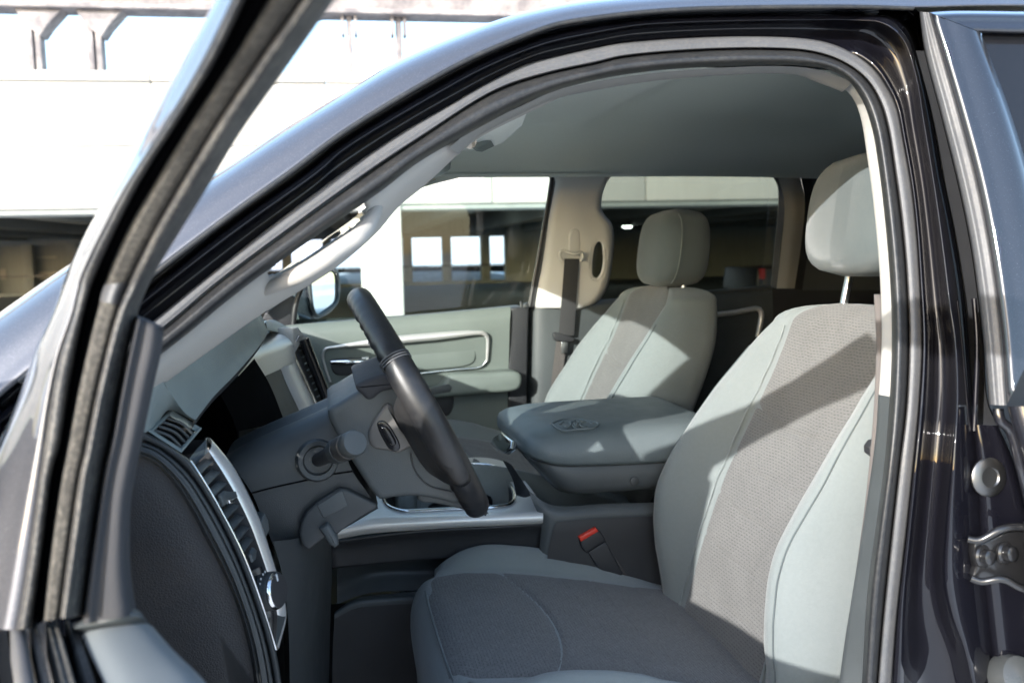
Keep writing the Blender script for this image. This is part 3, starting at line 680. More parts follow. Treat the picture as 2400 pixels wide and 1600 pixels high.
rows = [[W(a, b, Z=c_) for a, b, c_ in r] for r in pad_rows]
for k in (.08, .25, .5, .75): rows.append([p+DE*k for p in rows[2]])
grid('panel_pad', surf(rows, 26, 40), 'door_pad', door)
capr = [[W(a, b, Z=c_) for a, b, c_ in r] for r in (
    [(176, 1462, 1.255), (178, 1457, 1.277), (250, 1437, 1.287), (303, 1422, 1.287), (322, 1428, 1.283), (334, 1446, 1.25)],
    [(178, 1474, 1.255), (181, 1470, 1.277), (250, 1452, 1.286), (308, 1438, 1.286), (330, 1443, 1.282), (342, 1460, 1.25)],
    [(188, 1488, 1.26), (190, 1485, 1.268), (246, 1472, 1.275), (318, 1464, 1.275), (346, 1463, 1.270), (360, 1480, 1.24)])]
grid('panel_cap', surf(capr, 24, 12), 'trim_slate', door)
def strip(name, xa, ya, xb, yb, mat, z=1.27, rise=.006):
    a, b = W(xa, ya, Z=z), W(xb, yb, Z=z); G = []
    for s in np.linspace(0, .85, 10):
        G.append([a+(b-a)*t+np.array([0, 0, h])+DE*s for t, h in curve([(0, -.02), (.08, 0), (.5, rise), (.92, 0), (1, -.02)], 11)])
    return grid(name, np.array(G), mat, door)
strip('belt_seal', 104, 1476, 140, 1462, 'felt', 1.272, .004)
strip('inner_belt_seal', 150, 1468, 186, 1482, 'rubber_dusty', 1.262, .006)
strip('outer_belt_seal', 66, 1478, 92, 1474, 'rubber_dusty', 1.272, .008)
strip('belt_moulding', 20, 1484, 62, 1478, 'rubber_grey', 1.274, .010)
strip('belt_gap', 80, 1500, 190, 1490, 'void_black', 1.235, .0)
# inside and outside sheets below the belt, rear end of the door
HG = np.array([-0.216, 0.858, 0])
def dp(al, inn, z): return HG+DE*al+DN*inn+np.array([0, 0, z])
G = [[dp(a, i_, z) for i_, z in ((.075, 1.235), (.085, 1.15), (.10, 1.0), (.11, .85), (.08, .70), (-.02, .62))] for a in np.linspace(.14, 1.0, 12)]
grid('inner_panel', np.array(G), 'trim_dark', door)
G = [[dp(a, i_, z) for i_, z in ((-.045, 1.268), (-.06, 1.22), (-.085, 1.05), (-.09, .85), (-.07, .68), (-.02, .62))] for a in np.linspace(.0, 1.02, 12)]
grid('outer_panel', np.array(G), 'paint', door)
G = [[dp(1.01+.01*math.sin(t*3.14), -.07+.17*t, z) for t in np.linspace(0, 1, 6)] for z in (1.26, 1.1, .9, .64)]
grid('rear_edge', np.array(G), 'paint_jamb', door)
# body of the window frame; most of it is out of the picture: follows the roof line when the door is shut
G = []
for a_, z_ in curve([(.58, 1.735), (.65, 1.742), (.763, 1.742), (.86, 1.735), (.912, 1.712), (.932, 1.66), (.935, 1.50), (.935, 1.27)], 80):
    k_ = float(np.interp(a_, [.42, .60], [.022, .040])); back_ = max(0, min(1, (a_-.86)/.07))
    o_ = np.array([DE[0]*k_*back_, DE[1]*k_*back_, k_*(1-back_)])
    b_ = dp(a_, (z_-1.53)*.40-.005, z_); G.append([b_-DN*.045, b_+DN*.04, b_+o_+DN*.04, b_+o_-DN*.045])
mesh('window_frame', np.array(G).reshape(-1, 3), gridfaces(80, 4, cu=True), 'rubber_dusty', door, angle=40)
# outside mirror of this door
dm = part_empty('driver_mirror', truck)
mo = [dp(a_, i_, z_) for a_, i_, z_ in ((.02, -.14, 1.24), (.0, -.34, 1.25), (.0, -.36, 1.30), (.0, -.36, 1.50), (.0, -.33, 1.53), (.02, -.16, 1.53), (.02, -.13, 1.48))]
prism('housing', mo, tuple(DE*.13), 'trim_dark', dm, .03)
prism('arm', [dp(.04, -.16, 1.30), dp(.04, -.05, 1.28), dp(.04, -.05, 1.36), dp(.04, -.16, 1.38)], tuple(DE*.07), 'trim_dark', dm, .015)
# front wing, bonnet and cowl, outside the frame of the photograph
fd = part_empty('front_wing', truck)
G = [[np.array([x, y, z]) for y, z in ((.98, 1.285-.03*(x+.3)**2), (.90, 1.27-.03*(x+.3)**2), (.835, 1.20), (.80, 1.05), (.80, .75), (.82, .55))] for x in np.linspace(-1.7, -.30, 14)]
grid('outer_panel', surf(G, 24, 30), 'paint', fd)
G = [[np.array([x, y, 1.285-.03*(x+.3)**2+.045*math.sin((y-.98)/(2*(YC-.98))*math.pi)]) for y in np.linspace(.98, 2*YC-.98, 14)] for x in np.linspace(-1.7, -.62, 10)]
grid('bonnet', np.array(G), 'paint', truck)
G = [[np.array([x, y, 1.29-.05*(x+.62)]) for y in np.linspace(.98, 2*YC-.98, 6)] for x in (-.62, -.5, -.42)]
grid('cowl', np.array(G), 'trim_black', truck)
grid('hinge_pillar', np.array([[np.array([x, y, z]) for z in (.55, .9, 1.2, 1.32)] for x, y in ((-.30, .90), (-.27, .93), (-.27, 1.0), (-.40, 1.04))]), 'paint_jamb', truck)
# ------------------------------------------------------------------ windscreen pillar trim with its grab handle
apt = part_empty('pillar_trim', truck, 'light grey windscreen pillar trim with a long grab handle')
up_ = curve([(330, 885), (417, 798), (568, 675), (734, 556), (900, 441), (979, 380), (1124, 296), (1229, 241), (1300, 212)], 90)
lo_ = curve([(330, 930), (470, 830), (608, 733), (721, 664), (788, 620), (877, 543), (930, 481), (999, 424), (1068, 360), (1121, 318), (1231, 262), (1310, 224)], 90)
hole = [(628, 645), (683, 592), (752, 540), (842, 474), (849, 500), (832, 532), (785, 563), (708, 612), (662, 637)]
def inpoly(p, poly):
    r = False; j = len(poly)-1
    for i in range(len(poly)):
        if (poly[i][1] > p[1]) != (poly[j][1] > p[1]) and p[0] < (poly[j][0]-poly[i][0])*(p[1]-poly[i][1])/(poly[j][1]-poly[i][1])+poly[i][0]: r = not r
        j = i
    return r
hole_s = curve(hole, 60, closed=True)
# the trim: sheet from the seal to its inner edge, then wrapping forward to the glass
def dist_hole(p): return float(np.min(np.linalg.norm(hole_s-p, axis=1)))
m_ = 44; G = []; px_ = []
for i in range(90):
    r = []; q_ = []
    for j in range(m_):
        t = j/(m_-1); q = up_[i]+(lo_[i]-up_[i])*(t*1.0)
        q = q+(up_[i]-lo_[i])/np.linalg.norm(up_[i]-lo_[i]+1e-6)*14*(1-t)**4      # tuck under the seal
        o = .022+.05*t**2
        r.append(side(q[0], q[1], o)); q_.append(q)
    # edge turns forward
    G.append(r); px_.append(q_)
keep = lambda i, j: not inpoly(px_[i][j], hole_s) and not inpoly(px_[min(i+1, 89)][min(j+1, m_-1)], hole_s)
# snap the rim of the hole
G = np.array(G)
grid('trim_panel', G, 'beige', apt, keep=keep, solid=.006, offset=0)
# handle: bar bowed inward below the slot
hb = [(598, 694), (630, 676), (675, 655), (724, 632), (800, 582), (850, 546), (872, 512), (886, 482), (902, 460)]
HB = curve(hb, 40); ho = np.interp(np.linspace(0, 1, 40), [0, .12, .3, .5, .7, .88, 1], [.05, .03, .004, -.002, .004, .03, .05])
tube('grab_handle', [side(q[0], q[1], o) for q, o in zip(HB, ho)], [.005, .008, .0100, .0100, .0100, .0100, .008, .005], 'beige', apt, 16, n=60)
# far pillar trim, mirrored, seen through the slot
G2 = np.array([[mir(p) for p in r] for r in G])
grid('passenger_pillar_trim', G2, 'beige', truck, keep=keep, solid=.006)
tube('passenger_grab_handle', [mir(side(q[0], q[1], o)) for q, o in zip(HB, ho)], [.006, .012, .0175, .0185, .0185, .0175, .012, .006], 'beige', truck, 12, n=50)
# ------------------------------------------------------------------ headliner
hd = part_empty('headliner', truck)
edge_px = [(1060, 352), (1121, 306), (1231, 255), (1300, 224), (1415, 198), (1510, 184), (1606, 174), (1797, 163), (1880, 166), (1935, 178), (1990, 200)]
edge_in = [(1075, 362), (1121, 321), (1231, 263), (1300, 233), (1415, 208), (1510, 193), (1606, 183), (1797, 173), (1866, 176), (1912, 192), (1975, 216)]
G = []
for a, b in zip(curve(edge_px, 70), curve(edge_in, 70)):
    n_ = (a-b)/np.linalg.norm(a-b)
    G.append([side(*(a+n_*10), .012), side(*a, .022), side(*(a+(b-a)*.5), .03), side(*b, .04), side(*(b+(a-b)*.05), .06)])
grid('header_rail', np.array(G), 'trim_warm', hd)
def ceil(x, y):
    """underside of the roof lining"""
    s = (y-YC)/0.74
    front = max(0.0, (0.36-x))
    rear = max(0.0, x-0.95)
    z = 1.845-.062*abs(s)**2.6-.035*abs(s)**8-0.55*front**1.6-.03*rear**2
    # shallow raised field with a soft front edge and an overhead ridge
    def sm(a, b, v): v = min(1, max(0, (v-a)/(b-a))); return v*v*(3-2*v)
    z += .022*sm(.60, .70, x)*(1-sm(.36, .62, abs(s)))*(1-sm(1.25, 1.4, x))
    z -= .012*(1-sm(.30, .42, abs(s)))*(1-sm(.46, .60, x))
    return z
xs = np.concatenate([np.linspace(.0, 1.0, 66), np.linspace(1.02, 2.0, 24)])
G = [[np.array([x, y, ceil(x, y)]) for y in np.linspace(YC-.685, YC+.735, 64)] for x in xs]
grid('lining', np.array(G), 'headliner', hd)
# side rails of the lining above the far windows
far_top = curve([(960, 447), (1045, 424), (1113, 411), (1200, 405), (1262, 403), (1300, 409), (1350, 403), (1450, 396), (1600, 394), (1758, 399), (1850, 404), (2000, 412)], 80)
G = []
for q in far_top:
    b = P(q[0], q[1], 2.555); a = np.array([b[0], YC+.735, ceil(b[0], YC+.735)])
    G.append([a+np.array([0, -.03, .008]), a*.72+b*.28+np.array([0, .012, .004]), a*.35+b*.65+np.array([0, .012, .0]), b, b+np.array([0, .03, .004])])
grid('window_rail', surf(G, 12, 120), 'headliner', hd)
# sun visors and the overhead console
def slab(name, corners, th, mat, parent, bevel=.008): return prism(name, corners, (0, 0, -th), mat, parent, bevel)
vis = part_empty('sun_visor', truck)
prism('visor_board', [P(1240, 258, 1.30), P(1226, 300, 1.36), P(1180, 340, 1.45), P(1120, 352, 1.50), P(1080, 352, 1.50), P(1110, 318, 1.30), P(1170, 285, 1.22)], (-.015, 0, .02), 'headliner', vis, .006)
prism('visor_clip', [P(1135, 326, 1.40), P(1142, 338, 1.42), P(1112, 352, 1.44), P(1100, 344, 1.42)], (0.012, -.006, -.004), 'panel_green', vis, .003)
lathe('visor_lamp', [(.010, 0), (.010, .004), (.002, .005)], P(1101, 333, 1.38), (.5, -1, -.6), 'chrome', vis, 12)
vis2 = part_empty('passenger_sun_visor', truck)
prism('visor_board', [P(1062, 372, 2.02), P(1056, 400, 2.06), P(1045, 412, 2.12), P(990, 428, 2.30), P(965, 430, 2.35), P(985, 408, 2.2), P(1030, 380, 2.02)], (-.02, 0, .012), 'panel_green', vis2, .006)
# ------------------------------------------------------------------ driver-side centre pillar trim and seat belt
bpt = part_empty('centre_pillar_trim', truck)
Lf = curve([(1962, 196), (1995, 225), (2015, 268), (2033, 372), (2048, 485), (2058, 590), (2063, 663), (2066, 800), (2059, 925)], 50)
Rf = curve([(1992, 182), (2022, 226), (2047, 297), (2064, 383), (2082, 536), (2092, 680), (2096, 800), (2091, 930)], 50)
G = [[side(*(a+(b-a)*t), o) for t, o in ((0, .075), (.02, .05), (.2, .042), (.6, .03), (1, .016))] for a, b in zip(Lf, Rf)]
grid('upper_trim', np.array(G), 'ivory', bpt)
Lf = curve([(2058, 924), (2054, 1000), (2042, 1100), (2027, 1200), (2012, 1300), (1996, 1400), (1980, 1500), (1962, 1630)], 50)
Rf = curve([(2091, 930), (2079, 1086), (2060, 1234), (2040, 1387), (2026, 1630)], 50)
G = [[side(*(a+(b-a)*t), o) for t, o in ((0, .075), (.02, .05), (.2, .042), (.6, .03), (1, .016))] for a, b in zip(Lf, Rf)]
grid('lower_trim', np.array(G), 'trim_slate', bpt)
belt = part_empty('seat_belt', truck)
Lf = curve([(2048, 690), (2053, 800), (2048, 953), (2030, 1157), (2003, 1361), (1975, 1565), (1966, 1630)], 60)
Rf = curve([(2070, 690), (2073, 800), (2066, 953), (2048, 1157), (2021, 1361), (1996, 1565), (1988, 1630)], 60)
grid('webbing', np.array([[side(*(a+(b-a)*t), .066-.004*t) for t in (0, .5, 1)] for a, b in zip(Lf, Rf)]), 'webbing_tan', belt, solid=.0015)
prism('belt_stop', [side(2048, 1024, .10), side(2030, 1028, .10), side(2020, 1042, .10), side(2021, 1058, .10), side(2034, 1068, .10), side(2046, 1066, .10)], (0, -.02, 0), 'trim_black', belt, .006)
# ------------------------------------------------------------------ front seats
def itp(v, xs, ys): return float(np.interp(v, xs, ys))
_tab = {}
def sit(v, xs, ys):
    """smooth table look-up"""
    k = (tuple(xs), tuple(ys))
    if k not in _tab: _tab[k] = curve(list(zip(xs, ys)), 200)
    c = _tab[k]; return float(np.interp(v, c[:, 0], c[:, 1]))
ZB = [.84, .91, 1.0, 1.13, 1.23, 1.32, 1.42, 1.46]; XB = [.608, .628, .655, .702, .752, .797, .838, .852]
BB = ([.84, .91, 1.0, 1.1, 1.2, 1.3, 1.38, 1.42, 1.46], [.0, .022, .060, .088, .078, .058, .026, .008, .0])
HW = ([.84, .95, 1.1, 1.2, 1.3, 1.38, 1.42, 1.46], [.225, .252, .264, .262, .245, .215, .190, .16])
from mathutils import noise as mnoise
def wrinkle(x, y, z):
    v = Vector((x, y, z)); return .0030*mnoise.noise(v*9)+.0014*mnoise.noise(v*26+Vector((3, 1, 7)))
def front_x(z, y):
    a = abs(y)-.155
    return front_x0(z, y)+wrinkle(0, y, z)*(1.0 if a > 0 else .45)+(.0016*math.sin(z*190+3*math.sin(z*31))*math.exp(-(a/.016)**2) if a > 0 else 0)
def front_x0(z, y):
    hw = sit(z, *HW); b = sit(z, *BB); xs_ = sit(z, ZB, XB); a = abs(y); sm_ = min(.155, hw*.78)
    if a <= sm_: return xs_+.010*(1-(a/sm_)**2)-.004
    cr = sm_+.60*(hw-sm_)
    if a <= cr:
        t = (a-sm_)/(cr-sm_); return xs_-.004-b*math.sin(t*math.pi/2)**1.25
    t = min(1, (a-cr)/(hw-cr)); return xs_-.004-b+(b+.045)*(1-math.sqrt(max(0, 1-t*t)))
def make_seat(name, label):
    seat = part_empty(name, truck, label); yc = 1.335
    # backrest shell as closed loops
    zs = list(np.linspace(.845, 1.405, 44)); G = []
    def loop(z):
        hw = sit(z, *HW); L = []
        for s in np.linspace(-1, 1, 49):
            y = hw*math.sin(s*math.pi/2)*1.0 if abs(s) > .9 else hw*s*math.sin(.9*math.pi/2)/.9
            L.append(np.array([front_x(z, y), yc+y, z]))
        xb = sit(z, ZB, XB)+.125+.055*sit(z, *BB)/.09
        x0 = L[-1][0]
        for t in np.linspace(0, 1, 15)[1:-1]:
            an = t*math.pi; L.append(np.array([x0+(xb-x0)*math.sin(an)**.55, yc+hw*math.copysign(abs(math.cos(an))**.45, math.cos(an)), z]))
        return np.array(L)
    for z in zs: G.append(loop(z))
    base = loop(1.405); cen = base.mean(0); ctop = cen+np.array([.02, 0, 0])
    for t in np.linspace(0, 1, 9)[1:]:
        an = t*math.pi/2; k = math.cos(an)**.6 if t < 1 else .02
        G.append([ctop*(1-k)+p*k+np.array([.012*math.sin(an), 0, .036*math.sin(an)]) for p in base])
    grid('backrest', np.array(G), 'seat_grey', seat, cu=True)
    # woven centre panel with stitched channels
    vs = list(np.linspace(.872, 1.405, 140)); us = np.linspace(-1, 1, 44); G = []
    def arcs(z, y):
        h = 0
        for zc, bow, dpth, w in ((1.262, .030, .0055, .0042), (1.175, .022, .0030, .0030), (1.105, .020, .0030, .0030), (1.03, .018, .0030, .0030), (.955, .016, .0025, .0030)):
            q = z-(zc-bow*(y/.155)**2*-1 - bow); h += dpth*math.exp(-(q/w)**2)
        return h
    for z in vs:
        r = []; wd = min(.155, sit(z, *HW)*.78)
        for u_ in us:
            y = wd*u_; pr = .0100*(1-abs(u_)**8)-.0045-arcs(z, y)*(1-abs(u_)**6)
            r.append(np.array([front_x(z, y)-pr, yc+y, z+.3*pr]))
        G.append(r)
    for t in np.linspace(0, .80, 12)[1:]:                 # carried over the top edge
        an = t*math.pi/2; k = math.cos(an)**.6; wd = min(.155, sit(1.405, *HW)*.78); r = []
        for u_ in us:
            y = wd*u_; pr = .0100*(1-abs(u_)**8)-.0045; p = np.array([front_x(1.405, y), yc+y, 1.405])
            q = ctop*(1-k)+p*k+np.array([.012*math.sin(an), 0, .036*math.sin(an)])
            r.append(q+np.array([-pr*math.cos(an), 0, pr*(.3+.7*math.sin(an))]))
        G.append(r)
    grid('backrest_panel', np.array(G), 'seat_weave', seat)
    for s in (-1, 1):
        tube('piping', [np.array([front_x(z, s*.1565)-.004, yc+s*min(.155, sit(z, *HW)*.78)*1.01, z]) for z in np.linspace(.875, 1.40, 24)], .0022, 'seat_grey', seat, 6, n=60)
        tube('bolster_seam', [np.array([front_x(z, s*(.155+.72*(sit(z, *HW)-.155)))-.0004, yc+s*(.155+.72*(sit(z, *HW)-.155)), z]) for z in np.linspace(.90, 1.36, 24)], .0014, 'headrest_cloth', seat, 6, n=60)
    # lower closing flap and the base cover beside the recliner
    tube('back_hem', [np.array([.612+.03*abs(t)**2, yc+.20*t, .872+.012*t*t]) for t in np.linspace(-1, 1, 9)], .006, 'headrest_cloth', seat, 8, n=30)
    # cushion
    yk = 1.36
    xs_ = [.150, .165, .20, .25, .35, .45, .55, .66]
    SZ = ([.10, .165, .20, .25, .35, .45, .55, .63, .70], [.940, .962, .964, .962, .948, .928, .905, .888, .875])
    CZ = ([.10, .165, .20, .25, .29, .385, .44, .52, .60, .70], [.925, .945, .968, .988, .992, .976, .958, .928, .893, .858])
    def cz(x, y):
        a = abs(y); s_ = .222
        wr = wrinkle(x, y, 5)*1.2+(.0014*math.sin(x*170+3*math.sin(x*29))*math.exp(-((a-s_)/.016)**2) if a > s_ else 0)
        if a <= s_: return sit(x, *SZ)-.008*(1-(a/s_)**2)+wr*.6
        t = (a-s_)/(.30-s_); z0, z1_ = sit(x, *SZ), sit(x, *CZ)
        if t <= .6: return z0+(z1_-z0)*math.sin(t/.6*math.pi/2)+wr
        q = (t-.6)/.4; return z1_-.16*(1-math.sqrt(max(0, 1-q*q*.98)))+wr
    G = []
    ys_ = np.concatenate([np.linspace(-.30, -.222, 14), np.linspace(-.222, .222, 27)[1:-1], np.linspace(.222, .30, 14)])
    lat = lambda x, y: y*(1-.10*max(0, (.24-x)/.10)**2)
    for q in np.linspace(0, 1, 10):                       # front roll
        an = q*math.pi/2
        G.append([np.array([.165-.045*math.cos(an)+.02*abs(y/.30)**4, yk+lat(.13, y), (cz(.165, y)-.075)+.075*math.sin(an)]) for y in ys_])
    G.insert(0, [p+np.array([.012, 0, -.10]) for p in G[0]]); G.insert(0, [p+np.array([.02, 0, -.08]) for p in G[0]])
    for x in np.linspace(.18, .68, 40): G.append([np.array([x, yk+lat(x, y), cz(x, y)]) for y in ys_])
    G = np.array(G)
    L = G[:, :1].copy(); Rr = G[:, -1:].copy()
    for col_, s in ((L, -1), (Rr, 1)):
        pass
    lo1 = L.copy(); lo1[:, :, 2] -= .06; lo1[:, :, 1] -= .004; lo2 = L.copy(); lo2[:, :, 2] -= .16; lo2[:, :, 1] += .015
    hi1 = Rr.copy(); hi1[:, :, 2] -= .06; hi1[:, :, 1] += .004; hi2 = Rr.copy(); hi2[:, :, 2] -= .16; hi2[:, :, 1] -= .015
    grid('cushion', np.concatenate([lo2, lo1, G, hi1, hi2], 1), 'seat_grey', seat)
    G = []
    def cgroove(x, y):
        h = 0
        for xc, bow, d_, w in ((.285, .055, .0055, .005), (.40, .0, .002, .0026), (.465, .0, .002, .0026), (.55, .0, .002, .0026)):
            h += d_*math.exp(-((x-(xc+bow*(1-(y/.222)**2)*(1 if bow else 0)+.03*(1-y/.222)*(0 if bow else .6)))/w)**2)
        return h
    for x in np.linspace(.148, .655, 130):
        r = []
        for u_ in np.linspace(-1, 1, 50):
            y = .2215*u_*(1-.10*max(0, (.24-x)/.10)**2)
            drop = 0 if x > .175 else 14*(.175-x)**2
            r.append(np.array([x-.006*0, yk+y, cz(max(x, .165), y)-drop+.0090*(1-abs(u_)**10)-.0045-cgroove(x, y)*(1-abs(u_)**6)]))
        G.append(r)
    grid('cushion_panel', np.array(G), 'cushion_weave', seat)
    tube('cushion_piping', [np.array([.149+.004*abs(y/.19)**3, yk+y, .9525]) for y in np.linspace(-.19, .19, 9)], .0022, 'headrest_cloth', seat, 6, n=40)
    # headrest
    G = []; n_ = 28
    for i, v in enumerate(np.linspace(0, 1, 22)):
        z = 1.492+.200*v
        k = (1-abs(2*v-1)**4.5)**.30 if 0 < v < 1 else .0
        w_ = .132*(.86+.14*math.sin(v*math.pi))*max(k, .35); dp_ = .066*max(k, .35)*(1.0-.12*v); xc = .885+.02*v+.055*v*v*0
        r = []
        for t in np.linspace(0, 2*math.pi, n_*2, endpoint=False):
            c_, s_ = math.cos(t), math.sin(t); e_ = .52
            r.append(np.array([xc-dp_*math.copysign(abs(c_)**e_, c_)-(.012*(1-s_*s_) if c_ > 0 else 0), yc+w_*math.copysign(abs(s_)**e_, s_), z]))
        G.append(r)
    G = np.array(G); b0 = G[0].mean(0); t0 = G[-1].mean(0)
    G = np.vstack([[b0+(G[0]-b0)*k for k in (.02, .5, .85)], G, [t0+(G[-1]-t0)*k+np.array([0, 0, .004*(1-k)]) for k in (.8, .45, .02)]])
    grid('headrest', G, 'headrest_cloth', seat, cu=True)
    for s in (-1, 1):
        tube('headrest_seam', [np.array([.885+.02*v+.0-.066*(1-.12*v)*.55, yc+s*.1325*(.86+.14*math.sin(v*math.pi))*max((1-abs(2*v-1)**4.5)**.30, .3), 1.492+.2*v]) for v in np.linspace(.06, .94, 12)], .0016, 'seat_grey', seat, 6, n=40)
        tube('headrest_post', [np.array([.875, yc+s*.066, 1.40]), np.array([.897, yc+s*.066, 1.51])], .0068, 'steel', seat, 12)
        lathe('post_collar', [(.016, 0), (.016, .006), (.012, .010), (.007, .011)], np.array([.882, yc+s*.066, 1.428]), (.2, 0, 1), 'trim_slate', seat, 18)
    # frame covers at both lower corners
    for s in (-1, 1):
        Y0 = yk+s*.285
        o_ = [np.array([x, Y0, z]) for x, z in ((.50, .78), (.52, .86), (.585, .905), (.66, .925), (.72, .91), (.74, .85), (.73, .74), (.5, .74))]
        prism('recliner_cover', o_, (0, .05*s, 0), 'trim_dark', seat, .018)
    return seat
seatL = make_seat('front_seat', 'grey cloth driver seat with woven centre panels')
seatR = part_empty('front_seat', truck, 'grey cloth passenger seat beyond the console')
MS = Matrix(((1, 0, 0, 0), (0, -1, 0, 2*YC), (0, 0, 1, 0), (0, 0, 0, 1)))
for ch in list(seatL.children):
    me = ch.data.copy(); me.transform(MS); me.flip_normals()
    if 'cushion' in ch.name: me.transform(Matrix.Translation((.0, 0, .085)))
    if 'head' in ch.name: me.transform(Matrix.Translation((.012, 0, -.052)))
    c_ = bpy.data.objects.new(ch.name.split('.')[0], me); link(c_, seatR)
# ------------------------------------------------------------------ dashboard
dash = part_empty('dashboard', truck)
Eo = [(230, 1015), (300, 1026), (340, 1036), (373, 1050), (436, 1102), (488, 1176), (551, 1297), (603, 1435), (631, 1538), (650, 1660)]
Ei = [(230, 1072), (290, 1072), (325, 1072), (356, 1083), (413, 1142), (482, 1263), (540, 1380), (580, 1504), (605, 1660)]
def yband(name, a, b, prof, mat, parent, n=80, m=20, **kw):
    A, B = curve(a, n), curve(b, n); q = curve(prof, m)
    return grid(name, np.array([[P(*(A[i]+(B[i]-A[i])*t), y) for t, y in q] for i in range(n)]), mat, parent, **kw)
yband('end_rim', Eo, Ei, [(0, 1.048), (.05, 1.034), (.16, 1.029), (.235, 1.029), (.255, 1.036), (.275, 1.029), (.45, 1.024), (.62, 1.022), (.70, 1.027), (.82, 1.025), (1, 1.036)], 'trim_dark', dash, m=60)
yband('end_cap', Ei, [(230, 1300), (232, 1330), (236, 1370), (240, 1400), (245, 1450), (250, 1520), (255, 1580), (260, 1620), (265, 1660)], [(0, 1.036), (.2, 1.031), (.6, 1.030), (1, 1.030)], 'end_cap_black', dash)
Bz = [(330, 1006), (380, 1034), (422, 1062), (443, 1076), (472, 1118), (503, 1170), (567, 1293), (608, 1400), (646, 1523), (668, 1660)]
yband('fascia_edge', [(300, 1026)]+Eo[2:], Bz, [(0, 1.048), (.1, 1.040), (.5, 1.036), (.9, 1.040), (1, 1.05)], 'trim_dark', dash)
# padded top with the brow over the gauges
R0 = rowY([(458, 984, 1.12), (500, 930, 1.19), (545, 884, 1.29), (591, 832, 1.43), (618, 796, 1.56), (628, 778, 1.62)])
R1 = rowY([(432, 966, 1.09), (480, 908, 1.17), (527, 862, 1.28), (578, 810, 1.43), (612, 774, 1.56), (622, 762, 1.62)])
R2_ = rowY([(395, 915, 1.05), (452, 850, 1.16), (508, 803, 1.28), (565, 763, 1.43), (600, 742, 1.56), (612, 738, 1.62)])
R3 = rowY([(360, 872, 1.03), (425, 822, 1.16), (490, 782, 1.28), (555, 748, 1.43), (592, 731, 1.56), (604, 728, 1.62)])
R4 = [p+np.array([-.10, 0, -.014]) for p in R3]; R5 = [p+np.array([-.34, 0, -.10]) for p in R3]
Rm = [p+np.array([-.004, 0, -.010]) for p in R0]; Rn = [p+np.array([-.05, 0, -.022]) for p in R0]
grid('top_pad', surf([R0, R1, R2_, R3, R4, R5], 40, 50), 'pad_teal', dash)
grid('brow_underside', surf([R0, Rm, Rn, [p+np.array([-.16, 0, -.02]) for p in R0]], 40, 14), 'trim_black', dash)
# end of the pad beside the demister
patch('pad_end', [[(300, 905, 1.034), (360, 872, 1.03), (395, 915, 1.05), (432, 966, 1.09), (458, 984, 1.12)], [(300, 965, 1.040), (352, 940, 1.036), (384, 950, 1.062), (418, 962, 1.105), (460, 987, 1.123)], [(300, 1026, 1.046), (344, 1012, 1.046), (372, 986, 1.082), (400, 961, 1.121), (463, 991, 1.127)]], 'pad_teal', dash, nu=40, nv=16)
# far half of the pad, towards the passenger
T0 = rowY([(626, 774, 1.63), (650, 778, 1.9), (676, 788, 2.2), (700, 800, 2.5)]); T1 = rowY([(622, 764, 1.63), (626, 752, 1.85), (640, 752, 2.2), (668, 766, 2.5)])
grid('passenger_pad', surf([T0, [a*.4+b*.6+np.array([0, 0, .012]) for a, b in zip(T0, T1)], T1, [p+np.array([-.4, 0, -.05]) for p in T1]], 24, 24), 'pad_teal', dash)
# demister grille on the corner
dv = part_empty('demister_vent', truck)
qa, qb, qc, qd = (345, 1011), (399, 961), (472, 1005), (424, 1062)
fr_ = [P(*qa, 1.046), P(*qb, 1.12), P(*qc, 1.14), P(*qd, 1.056)]
nv = nrm(np.cross(fr_[1]-fr_[0], fr_[3]-fr_[0])); nv = nv if nv[1] < 0 else -nv
cx = sum(fr_)/4
inner = [cx+(p-cx)*.80 for p in fr_]
for a in range(4):
    b = (a+1) % 4
    grid('grille_rim', np.array([[fr_[a]+nv*.001, fr_[a]*.5+inner[a]*.5+nv*.003, inner[a]-nv*.003], [fr_[b]+nv*.001, fr_[b]*.5+inner[b]*.5+nv*.003, inner[b]-nv*.003]]), 'pad_teal', dv)
grid('grille_back', np.array([[inner[0]-nv*.009, inner[1]-nv*.009], [inner[3]-nv*.009, inner[2]-nv*.009]]), 'void_black', dv)
for k in range(4):
    t = (k+.75)/4.3
    a = inner[1]*(1-t)+inner[0]*t; b = inner[2]*(1-t)+inner[3]*t; mid = (a+b)/2+nv*.002
    tube('slat', [a-nv*.002, mid, b-nv*.002], .0017, 'trim_slate', dv, 8, n=10)
# side air vent and lamp switch in one bright bezel
sv = part_empty('air_vent', truck, 'tall driver side air vent in a bright metal bezel')
Lc = curve([(446, 1080), (472, 1118), (503, 1170), (567, 1293), (608, 1400), (646, 1521)], 60)
Ri = curve([(489, 1056), (515, 1095), (548, 1150), (585, 1225), (613, 1300), (632, 1360), (650, 1440), (646, 1514)], 60)
Ro = curve([(491, 1024), (519, 1056), (550, 1097), (603, 1203), (631, 1285), (649, 1345), (671, 1440), (649, 1524)], 60)
YL, YI, YO = 1.052, 1.150, 1.170
tube('bezel_edge', [P(*q, YL) for q in Lc], .0017, 'chrome', sv, 8, n=70)
grid('bezel_strip', np.array([[P(*(a+(b-a)*t), YI+(YO-YI)*t)+np.array([o, 0, 0]) for t, o in ((0, -.0005), (.06, .001), (.3, .0030), (.7, .0030), (.94, .001), (1, -.006))] for a, b in zip(Ri, Ro)]), 'silver_trim', sv)
grid('bezel_cap', np.array([[P(443, 1075, YL), P(456, 1093, YL+.006)], [P(464, 1049, 1.10), P(471, 1075, 1.10)], [P(488, 1024, 1.167), P(490, 1056, YI)]]), 'chrome', sv)
